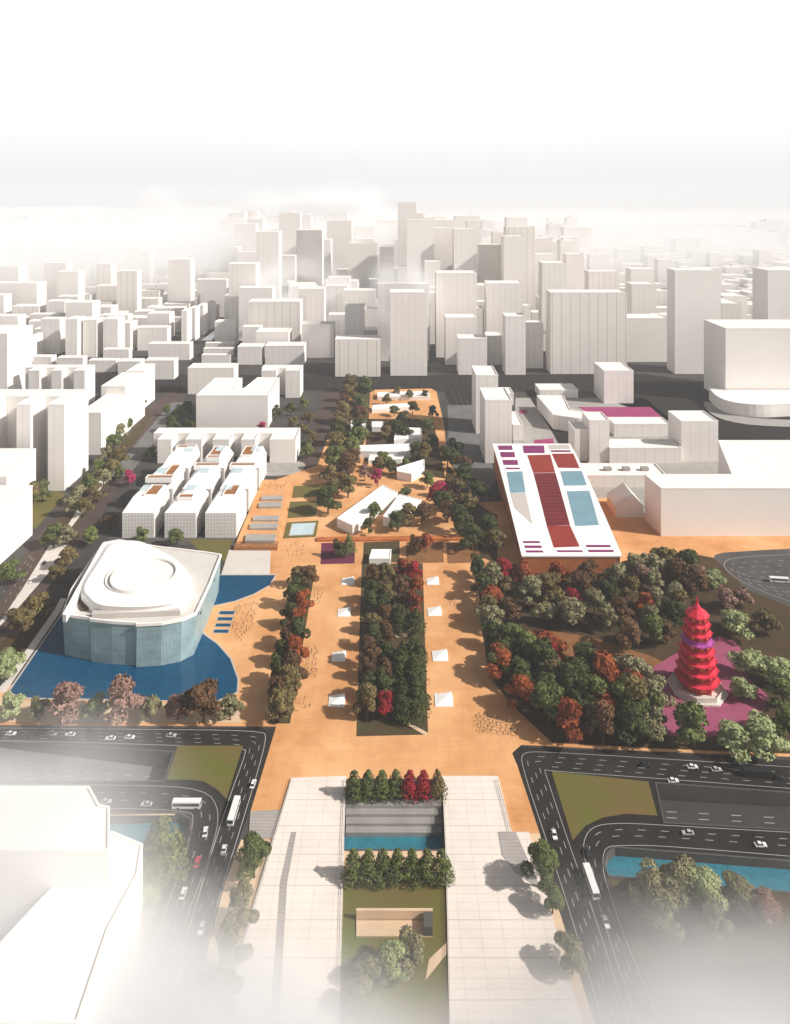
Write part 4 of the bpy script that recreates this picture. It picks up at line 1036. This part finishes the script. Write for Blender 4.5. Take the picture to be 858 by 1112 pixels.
# behind the comb housing and by the left park street
pts = [(186, 470, 15, 'dark green', 'round', 1.2), (194, 458, 16, 'green', 'round', 1.1), (204, 452, 15, 'dark green', 'round', 1.1), (206, 472, 14, 'dark green', 'round', 1.2), (180, 452, 12, 'green', 'round', 1), (164, 500, 11, 'dark green', 'round', 1.2),
       (300, 456, 14, 'dark green', 'round', 1.1), (316, 452, 15, 'dark green', 'round', 1.1), (330, 446, 14, 'green', 'round', 1), (335, 462, 15, 'olive', 'round', 1), (330, 476, 14, 'olive', 'round', 1.1), (338, 484, 13, 'olive', 'round', 1), (334, 498, 13, 'green', 'round', 1), (285, 469, 9, 'magenta', 'round', 1.2), (318, 466, 12, 'olive', 'round', 1.2)]
put(pts, 'trees between the white blocks left of the park', 'between the white blocks', ('the cube houses', 'the left', 14, 502, False))
# museum front row
cols = ['pale green', 'pinkish', 'grey-green', 'pinkish', 'pale green', 'grey-green', 'pinkish', 'brown', 'grey-green']
for i, (x, hh) in enumerate(((14, 11), (75, 16), (42, 9), (133, 17), (104, 10), (163, 10), (193, 11), (221, 17), (250, 10))):
    tree(x, 782 if hh < 14 else 784, hh, cols[i], '%s tree in the row between pool and highway, %s from the left' % (cols[i], ordw(1 + sorted([14, 75, 42, 133, 104, 163, 193, 221, 250]).index(x))), 'trees in front of the museum pool', 'round', 1.2)
# canal rows
for i in range(7):
    col = 'red' if i in (4, 5) else ('olive' if i == 6 else 'green')
    tree(385 + i * 15, 867, 9.6, col, '%s pointed tree above the canal steps, %s from the left in its row of seven' % (col, ordw(i + 1)), 'row of trees above the canal steps', 'conical', 1.02)
for i in range(7):
    tree(384 + i * 16, 957, 9.6, 'green', 'green pointed tree below the canal, %s from the left in its row of seven' % ordw(i + 1), 'row of trees below the canal', 'conical', 1.02)
# lower corners
pts = [(176, 948, 17, 'green', 'conical', 1.25), (160, 985, 12, 'green', 'round', 1.3), (146, 1005, 13, 'pale green', 'round', 1.2), (130, 1035, 13, 'pale green', 'round', 1.2), (118, 1060, 12, 'grey-green', 'round', 1.2)]
put(pts, 'trees beside the lower left road', 'by the lower left building', ('the canal', 'the left', -24, 940, False) if False else ('the bottom', 'the left', 24, 1070, False))
pts = [(276, 953, 13, 'green', 'round', 1.0), (262, 1005, 11, 'grey-green', 'round', 1.1), (250, 1055, 12, 'grey-green', 'round', 1.1), (238, 1100, 12, 'grey-green', 'round', 1.1)]
put(pts, 'trees between left road and bridge', 'between left road and bridge', ('the bottom', 'the left', 30, 1110, False))
pts = [(590, 966, 13, 'green', 'round', 1.15), (600, 992, 10, 'green', 'round', 1.0), (622, 1058, 11, 'grey-green', 'round', 1.1)]
put(pts, 'trees between right road and bridge', 'between bridge and right road', ('the bottom', 'the left', 24, 1064, False))
pts = [(404, 1072, 9, 'grey-green', 'round', 1.2), (426, 1062, 9.5, 'pale green', 'round', 1.2), (444, 1054, 10, 'grey-green', 'round', 1.1), (390, 1098, 8, 'grey-green', 'round', 1.3)]
put(pts, 'trees on the lower lawn', 'on the lower lawn', ('the bottom', 'the left', 15, 1100, False))
pts = [(704, 985, 12, 'grey-green', 'round', 1.2), (740, 985, 15, 'grey-green', 'round', 1.1), (762, 988, 12, 'pale green', 'round', 1.2), (720, 1012, 12, 'grey-green', 'round', 1.2), (800, 985, 9, 'grey-green', 'round', 1.4), (828, 1000, 8, 'pinkish', 'round', 1.5), (775, 1015, 9, 'grey-green', 'round', 1.3)]
put(pts, 'trees below the right canal', 'below the right canal', ('the bottom', 'the left', 22, 1030, False))
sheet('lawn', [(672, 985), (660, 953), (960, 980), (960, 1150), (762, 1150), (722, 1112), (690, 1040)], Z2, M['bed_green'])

# ------------------------------------------------------------------ vehicles
def car_proto(kind='car'):
    d = {}
    b = MB()
    if kind == 'car':
        prof = [(-2.2, .35), (2.2, .35), (2.25, .75), (1.3, .92), (-1.9, .95), (-2.25, .8)]
        cab = [(-1.75, .93), (.95, .93), (.35, 1.42), (-1.2, 1.45)]
        L, W = 2.25, .9
    else:
        prof = [(-5.8, .4), (5.8, .4), (5.9, 1.2), (5.75, 3.0), (-5.8, 3.05), (-5.9, 1.2)]
        cab = None; L, W = 5.9, 1.25
    def ext(p, w, w1=None):
        w1 = w1 or w; n = len(p); mid = sum(q[1] for q in p) / n
        vs = [(-(w if z < mid else w1), x, z) for x, z in p] + [((w if z < mid else w1), x, z) for x, z in p]
        return vs, [tuple(range(n - 1, -1, -1)), tuple(range(n, 2 * n))] + [(i, (i + 1) % n, n + (i + 1) % n, n + i) for i in range(n)]
    b.add(*ext(prof, W, W * .97))
    if cab: 
        b.add(*ext([(-1.15, 1.40), (.30, 1.38), (.22, 1.47), (-1.05, 1.49)], W * .72))
    d['body'] = b.mesh('body')
    g = MB()
    if cab: g.add(*ext(cab, W * .90, W * .74))
    else:
        for s in (-1, 1): g.box(s * (W + .01) - .02, s * (W + .01) + .02, -5.4, 5.3, 1.5, 2.5)
        g.box(-W * .9, W * .9, 5.78, 5.88, 1.4, 2.7)
    d['window'] = g.mesh('window')
    w = MB(); r = .33 if kind == 'car' else .48
    def wheel():
        w = MB(); w.tube((-.12, 0, 0), (.12, 0, 0), r, r, 12); return w.mesh('wheel')
    d['wheel'] = wheel(); d['r'] = r; d['W'] = W - .08; d['ax'] = (1.4, -1.35) if kind == 'car' else (4.0, -3.4)
    l_ = MB(); 
    l_.box(-.2, .2, -.04, .04, -.08, .08); d['lamp'] = l_.mesh('lamp'); d['L'] = L
    for k in ('window', 'wheel', 'lamp'): d[k].materials.append({'window': M['car_glass'], 'wheel': M['black'], 'lamp': M['paint']}[k])
    return d
PC, PB = car_proto('car'), car_proto('bus')
BODY = {}
def vehicle(px, py, to, colour, label, kind='car', name='car', group='vehicles on the highways', z=0.05):
    d = PC if kind == 'car' else PB; key = (kind, colour)
    if key not in BODY:
        me = d['body'].copy(); me.materials.append(M['car_' + colour]); BODY[key] = me
    x, y = G(px, py); q = G(*to); a = math.atan2(q[1] - y, q[0] - x) - math.pi / 2
    t = empty(name, (x, y, z), a); tag(t, label, 'car' if kind == 'car' else 'bus', group)
    link('body', BODY[key], None, t); link('window', d['window'], None, t)
    for s in (-1, 1):
        for yy in d['ax']: link('wheel', d['wheel'], None, t, (s * d['W'], yy, d['r']))
        link('headlight', d['lamp'], None, t, (s * d['W'] * .75, d['L'] - .05, .75))
    return t
Lr, Ll = (400, 0), (-400, 0)
def h_(x, y, dx): return (x + dx, y)
for (x, y, dx, c, lab) in [
    (12, 798, 20, 'white', 'white car at the far left end of the upper left highway'), (30, 801, 20, 'black', 'black car second from the left edge on the upper left highway'),
    (57, 798, 20, 'silver', 'silver car on the upper left highway, below the second big pinkish tree'), (76, 799, -20, 'white', 'white car on the upper left highway, one lane below a silver one'), (70, 803, 20, 'black', 'black car close below the silver one on the upper left highway'),
    (120, 803, -20, 'white', 'white car below the tallest pinkish tree on the upper left highway'), (141, 802, 20, 'white', 'white car just right of another white one on the upper left highway'),
    (186, 800, 20, 'silver', 'silver car above the left lawn on the upper left highway'), (208, 800, 20, 'black', 'black car right of the silver one above the left lawn'),
    (115, 872, 20, 'silver', 'silver car beside the roof corner of the lower left building'), (159, 875, -20, 'silver', 'silver car left of the white bus above the left canal'), (187, 873, 20, 'black', 'black car just behind the white bus above the left canal'),
    (700, 832, 20, 'black', 'black car above the right lawn on the upper right highway'), (752, 834, 20, 'white', 'white car right of the lawn on the upper right highway'), (778, 837, 20, 'silver', 'silver car below the tall tree right of the pagoda court'),
    (731, 849, 20, 'white', 'white car at the left tip of the dark right ramp wall'), (846, 846, 20, 'black', 'black car at the right edge of the upper right highway'), (747, 906, -20, 'silver', 'silver car on the lower right highway above the canal'), (826, 919, 20, 'white', 'white car at the right end of the highway above the canal')]:
    vehicle(x, y, h_(x, y, dx), c, lab)
for (x, y, tx, ty, c, lab) in [
    (275, 853, 283, 830, 'white', 'white car beside the left lawn on the bend down from the plaza'), (223, 905, 226, 885, 'white', 'white car on the bend right of the left canal'), (243, 925, 238, 945, 'white', 'white car on the left road below the white bus'),
    (214, 938, 220, 920, 'red', 'the only red car, on the left road below the canal'), (199, 972, 206, 950, 'white', 'white car on the left road below the red car'), (228, 967, 222, 985, 'black', 'black car on the left road right of a white car'),
    (219, 1010, 212, 1030, 'white', 'white car alone on the lower left road'), (194, 1063, 188, 1080, 'white', 'white car lowest on the left road in the added mist'), (164, 1046, 170, 1030, 'silver', 'faint silver car in the added mist on the lower left road'),
    (602, 908, 606, 925, 'white', 'white car left of the right lawn tip'), (638, 927, 632, 910, 'black', 'black car on the bend left of the right canal'), (658, 1003, 664, 1020, 'white', 'white car on the lower right road below the bus'),
    (34, 632, 28, 642, 'white', 'white car on the left avenue by the long low block'), (12, 668, 18, 658, 'silver', 'silver car on the left avenue near the left edge'), (48, 612, 52, 604, 'black', 'dark car on the left avenue below the median trees')]:
    vehicle(x, y, (tx, ty), c, lab)
vehicle(203, 877, (230, 877), 'white', 'long white bus on the lower left highway above the canal', 'bus', 'bus')
vehicle(254, 885, (248, 905), 'white', 'long white bus heading down the left road beside the plaza edge', 'bus', 'bus')
vehicle(642, 962, (650, 985), 'white', 'long white bus on the right road left of the canal', 'bus', 'bus')
vehicle(822, 843, (860, 846), 'black', 'long dark bus on the upper right highway', 'bus', 'bus')
vehicle(846, 632, (880, 634), 'white', 'white bus in the road basin right of the pagoda', 'bus', 'bus')

# ------------------------------------------------------------------ people
def person_mesh(walk, cols):
    bm = bmesh.new(); sk = bm.verts.layers.skin.verify()
    s = .22 if walk else .06
    J = dict(pel=(0, 0, .95), chest=(0, 0, 1.32), neck=(0, 0, 1.48), head=(0, .02, 1.62), top=(0, .02, 1.72), hl=(-.10, 0, .90), hr=(.10, 0, .90), kl=(-.11, s * .6, .50), kr=(.11, -s * .3, .50), al=(-.11, s, .08), ar=(.11, -s, .10), fl=(-.11, s + .16, .03), fr=(.11, -s + .16, .04),
             sl=(-.19, 0, 1.40), sr=(.19, 0, 1.40), el=(-.24, -s * .5, 1.13), er=(.24, s * .5, 1.13), wl=(-.24, -s * .5 + .12, .90), wr=(.24, s * .5 + .12, .90))
    rad = dict(pel=(.16, .12), chest=(.17, .12), neck=(.06, .06), head=(.10, .11), top=(.07, .08), hl=(.09, .09), hr=(.09, .09), kl=(.065, .065), kr=(.065, .065), al=(.045, .045), ar=(.045, .045), fl=(.04, .035), fr=(.04, .035), sl=(.065, .065), sr=(.065, .065), el=(.045, .045), er=(.045, .045), wl=(.035, .035), wr=(.035, .035))
    V = {}
    for k, c in J.items():
        v = bm.verts.new(c); v[sk].radius = rad[k]; v[sk].use_root = (k == 'pel'); V[k] = v
    for a, c in 'pel-chest chest-neck neck-head head-top pel-hl pel-hr hl-kl hr-kr kl-al kr-ar al-fl ar-fr chest-sl chest-sr sl-el sr-er el-wl er-wr'.split() and [q.split('-') for q in 'pel-chest chest-neck neck-head head-top pel-hl pel-hr hl-kl hr-kr kl-al kr-ar al-fl ar-fr chest-sl chest-sr sl-el sr-er el-wl er-wr'.split()]:
        bm.edges.new((V[a], V[c]))
    me = bpy.data.meshes.new('person_rig'); bm.to_mesh(me); bm.free()
    o = bpy.data.objects.new('person_rig', me); COL.objects.link(o)
    o.modifiers.new('s', 'SKIN'); o.modifiers.new('d', 'SUBSURF').levels = 1
    dg = bpy.context.evaluated_depsgraph_get(); dg.update(); out = bpy.data.meshes.new_from_object(o.evaluated_get(dg))
    bpy.data.objects.remove(o); bpy.data.meshes.remove(me)
    out.name = 'person'; out.materials.clear()
    for c in cols: out.materials.append(c)
    for p in out.polygons:
        z = p.center.z; x = abs(p.center.x)
        p.material_index = 0 if z < .92 and x < .2 else (2 if z > 1.5 or (z < .95 and x > .2) else 1)
        if z > 1.66 or (z > 1.56 and p.center.y < 0): p.material_index = 3
        p.use_smooth = True
    return out
skin = mat('skin', (0.45, 0.28, 0.2), scale=3); hair = mat('hair', (0.02, 0.015, 0.012), scale=3); trou = mat('trousers', (0.03, 0.03, 0.035), scale=3)
SH = {'dark': mat('dark_cloth', (0.03, 0.025, 0.025), scale=3), 'brown': mat('brown_cloth', (0.10, 0.05, 0.03), scale=3), 'white': mat('white_cloth', (0.7, 0.68, 0.65), scale=3)}
PM = [(c, w, person_mesh(w, (trou, SH[c], skin, hair))) for c in SH for w in (0, 1)]
def crowd(poly, n, where, group, seed):
    for (x, y, *_r) in scatter(poly, n, 2.2, [('x', 1)], (1, 1), seed):
        c, w, me = R.choices(PM, [5, 5, 2, 2, .6, .6])[0]; X, Y = G(x, y)
        o = link('person', me, None, None, (X, Y, Z3 + .01)); o.rotation_euler = (0, 0, R.uniform(0, 6.28)); s = R.uniform(.97, 1.08); o.scale = (s, s, s)
        tag(o, 'person in %s top %s %s' % (c, 'walking' if w else 'standing', where), 'person', group)
crowd([(256, 660), (280, 654), (276, 680), (262, 698), (250, 684)], 46, 'in the crowd right of the museum pool', 'crowd beside the museum pool', 31)
crowd([(340, 638), (352, 638), (350, 656), (340, 656)], 16, 'at the top of the left plaza walk', 'people at the top of the left plaza walk', 32)
crowd([(334, 704), (346, 704), (344, 736), (330, 734)], 24, 'halfway down the left plaza walk', 'people halfway down the left plaza walk', 33)
crowd([(320, 762), (332, 758), (338, 772), (322, 774)], 7, 'low on the left plaza walk near the strip', 'people low on the left plaza walk', 34)
crowd([(516, 776), (552, 784), (562, 800), (520, 796)], 46, 'in the crowd beside the lower grove', 'crowd beside the lower grove', 35)
crowd([(486, 650), (502, 650), (502, 664), (488, 664)], 10, 'on the right plaza walk near the grove shadows', 'people on the right plaza walk', 36)
crowd([(308, 590), (332, 590), (330, 606), (306, 606)], 14, 'on the paving above the left strip', 'people above the left strip', 37)
crowd([(286, 525), (312, 525), (310, 536), (284, 536)], 16, 'on top of the stepped terrace', 'people on the stepped terrace', 38)
for o in scene.objects:
    if o.get('group') == 'people on the stepped terrace': o.location.z = 1.61

# ------------------------------------------------------------------ the wider city
def free(x0, x1, y0, y1, pad=8):
    return not any(x1 + pad > a and x0 - pad < b_ and y1 + pad > c and y0 - pad < d for a, b_, c, d in FOOT)
rc = random.Random(21)
cells = []
Y = 1120.0
while Y < 7600:
    step = 46 + (Y - 1100) * .020
    X = -Y * .66
    while X < Y * .66:
        w = step * rc.uniform(.55, 1.25)
        px = CX + F * X / Y
        cells.append((X, Y + rc.uniform(-.12, .12) * step, w, step * rc.uniform(.42, .75), px))
        X += w + step * rc.uniform(.18, .45)
    Y += step * 1.12
def city_h(px, Y):
    if px > 655:
        return rc.uniform(8, 26) if rc.random() < .95 else rc.uniform(40, 80)
    if 235 < px < 620:
        t = rc.random(); base = rc.uniform(25, 70) if t < .55 else rc.uniform(70, 150) if t < .9 else rc.uniform(150, 205)
        return base * (1 if Y < 3500 else .7)
    return rc.uniform(14, 40) if rc.random() < .82 else rc.uniform(45, 110)
far = MB(); NB = 0; near = []
for (X, Y, w, d, px) in cells:
    x0, x1, y0, y1 = X, X + w, Y, Y + d
    if not free(x0, x1, y0, y1): continue
    h = city_h(px, Y)
    if Y < 1500 and h > 90: h *= .6
    if 60 < Y and -30 < px < 900 and len(near) < 190: near.append((x0, x1, y0, y1, h, px))
    else:
        far.box(x0, x1, y0, y1, 0, h)
        if rc.random() < .35: far.box(x0 + w * .25, x0 + w * .6, y0 + d * .3, y1 - d * .2, h, h + rc.uniform(3, 9))
o = far.build('city_sprawl', M['wall_plain']); o['kind'] = 'stuff'; tag(o, 'hazy sprawl of small white blocks running to the horizon', 'city')
# group the nearer ones by street row for their labels
rowmap = {}
for q in near: rowmap.setdefault(round(q[2] / 60), []).append(q)
for ri, key in enumerate(sorted(rowmap)):
    for ci, (x0, x1, y0, y1, h, px) in enumerate(sorted(rowmap[key])):
        word = 'tall white tower' if h > 90 else 'white mid-rise' if h > 42 else 'low white block'
        massing('city_block', '%s in the city beyond the boulevard, %s row back, %s from the left' % (word, ordw(ri + 1), ordw(ci + 1)), [(x0, y0), (x1, y0), (x1, y1), (x0, y1)], h, group='city blocks beyond the boulevard', wall=rc.choice(['wall_white', 'wall_warm', 'wall_plain']))

# ------------------------------------------------------------------ haze, mist and the added mist for the bottom fade
def volume(name, density, col, aniso=0.0):
    m = bpy.data.materials.new(name); m.use_nodes = True; n, l = m.node_tree.nodes, m.node_tree.links
    n.remove(n['Principled BSDF']); v = n.new('ShaderNodeVolumePrincipled')
    v.inputs['Color'].default_value = (*col, 1); v.inputs['Density'].default_value = density; v.inputs['Anisotropy'].default_value = aniso
    l.new(v.outputs[0], n['Material Output'].inputs['Volume']); return m, v
hm_, _v = volume('haze_air', 0.00009, (0.94, 0.965, 1.0))
b = MB(); b.box(-14500, 14500, -700, 16000, -9.5, 345)
o = b.build('haze', hm_); o['kind'] = 'stuff'; tag(o, 'pale haze lying over the whole city', 'haze')

def mist(name, loc, size, dens, label, mode='blob', scale=3.0, seed=0.0):
    m, v = volume(name + '_air', 1.0, (0.985, 0.99, 1.0)); n, l = m.node_tree.nodes, m.node_tree.links
    t = n.new('ShaderNodeTexCoord'); no = n.new('ShaderNodeTexNoise'); no.inputs['Scale'].default_value = scale; no.inputs['Detail'].default_value = 4
    mp = n.new('ShaderNodeMapping'); mp.inputs['Location'].default_value = (seed, seed * .7, seed * .3)
    l.new(t.outputs['Generated'], mp.inputs[0]); l.new(mp.outputs[0], no.inputs['Vector'])
    def mth(op, a, c):
        q = n.new('ShaderNodeMath'); q.operation = op; q.use_clamp = False
        for i, z in enumerate((a, c)):
            if isinstance(z, (int, float)): q.inputs[i].default_value = z
            else: l.new(z, q.inputs[i])
        return q.outputs[0]
    def mapr(a, f0, f1):
        q = n.new('ShaderNodeMapRange'); q.interpolation_type = 'SMOOTHSTEP'; l.new(a, q.inputs['Value']); q.inputs['From Min'].default_value = f0; q.inputs['From Max'].default_value = f1; return q.outputs[0]
    s = n.new('ShaderNodeSeparateXYZ'); l.new(t.outputs['Generated'], s.inputs[0])
    if mode == 'blob':
        vm = n.new('ShaderNodeVectorMath'); vm.operation = 'DISTANCE'; l.new(t.outputs['Generated'], vm.inputs[0]); vm.inputs[1].default_value = (.5, .5, .5)
        fall = mapr(vm.outputs['Value'], .5, .12); nz = mapr(no.outputs['Fac'], .38, .66)
        f = mth('MULTIPLY', fall, nz)
    elif mode == 'layer':
        sx = mth('SUBTRACT', s.outputs['X'], .5); sy = mth('SUBTRACT', s.outputs['Y'], .5)
        rr_ = mth('SQRT', mth('ADD', mth('MULTIPLY', sx, sx), mth('MULTIPLY', sy, sy)), 0)
        f = mth('MULTIPLY', mth('MULTIPLY', mapr(rr_, .5, .36), mapr(s.outputs['Z'], 1.0, .45)), mth('ADD', mth('MULTIPLY', mapr(no.outputs['Fac'], .35, .65), .7), .3))
    else:
        # added bank for the bottom fade, lying on the ground: thick at its near side, thinning away and upwards
        wob = mth('ADD', s.outputs['Y'], mth('MULTIPLY', mth('SUBTRACT', no.outputs['Fac'], .5), .55))
        side = mth('ADD', mth('MINIMUM', mth('MULTIPLY', mth('SUBTRACT', s.outputs['X'], .53), 1.1), mth('MULTIPLY', mth('SUBTRACT', s.outputs['X'], .53), -.45)), .04)
        f = mth('MULTIPLY', mapr(mth('ADD', wob, side), .78, .18), mapr(s.outputs['Z'], 1.0, .25))
        f = mth('MULTIPLY', f, f)
    d = mth('MULTIPLY', f, dens); l.new(d, v.inputs['Density'])
    b = MB(); x, y, z = (q / 2 for q in size); b.box(-x, x, -y, y, -z, z)
    o = b.build(name, m, loc=loc); o['kind'] = 'stuff'; tag(o, label, 'mist'); return o
mist('mist', (0, 205, 22.6), (420, 170, 45), 0.17, 'added white mist bank for the bottom fade, over near ends of road and bridge', 'bank', 4.0)  # added mist, stands in for the white page fade along the bottom

mist('mist', (-1500, 3500, 100), (3700, 5000, 198), 0.010, 'white mist layer veiling the distant city on the left', 'layer', 3.0, 3.0)
mist('mist', (0, 9400, 75), (18000, 8500, 149), 0.0022, 'pale mist layer along the whole horizon', 'layer', 3.0, 6.0)
mist('mist', (-225, 2900, 222), (520, 360, 230), 0.022, 'white cloud puff above the centre of the skyline', 'blob', 3.2, 5.0)
mist('mist', (-520, 3000, 205), (420, 320, 180), 0.018, 'smaller white cloud puff left of the one above the skyline', 'blob', 3.2, 9.0)
mist('mist', (-1150, 3500, 215), (300, 300, 240), 0.012, 'faint white plume rising over the left of the skyline', 'blob', 2.6, 8.0)
mist('mist', (12, 1110, 95), (150, 80, 160), 0.06, 'wisp of white mist before the tall slab at the park head', 'blob', 2.6, 11.0)
mist('mist', (-190, 1350, 75), (300, 180, 150), 0.035, 'wisp of white mist over the blocks left of the park head', 'blob', 2.6, 14.0)
mist('mist', (-165, 225, 46), (230, 160, 88), 0.028, 'added white mist for the bottom fade round the big building at lower left', 'blob', 3.0, 17.0)  # added mist blob, extends the bottom page fade over the left corner
mist('mist', (250, 3600, 100), (3600, 4200, 198), 0.0022, 'thin white mist layer through the towers of the central skyline', 'layer', 3.0, 19.0)
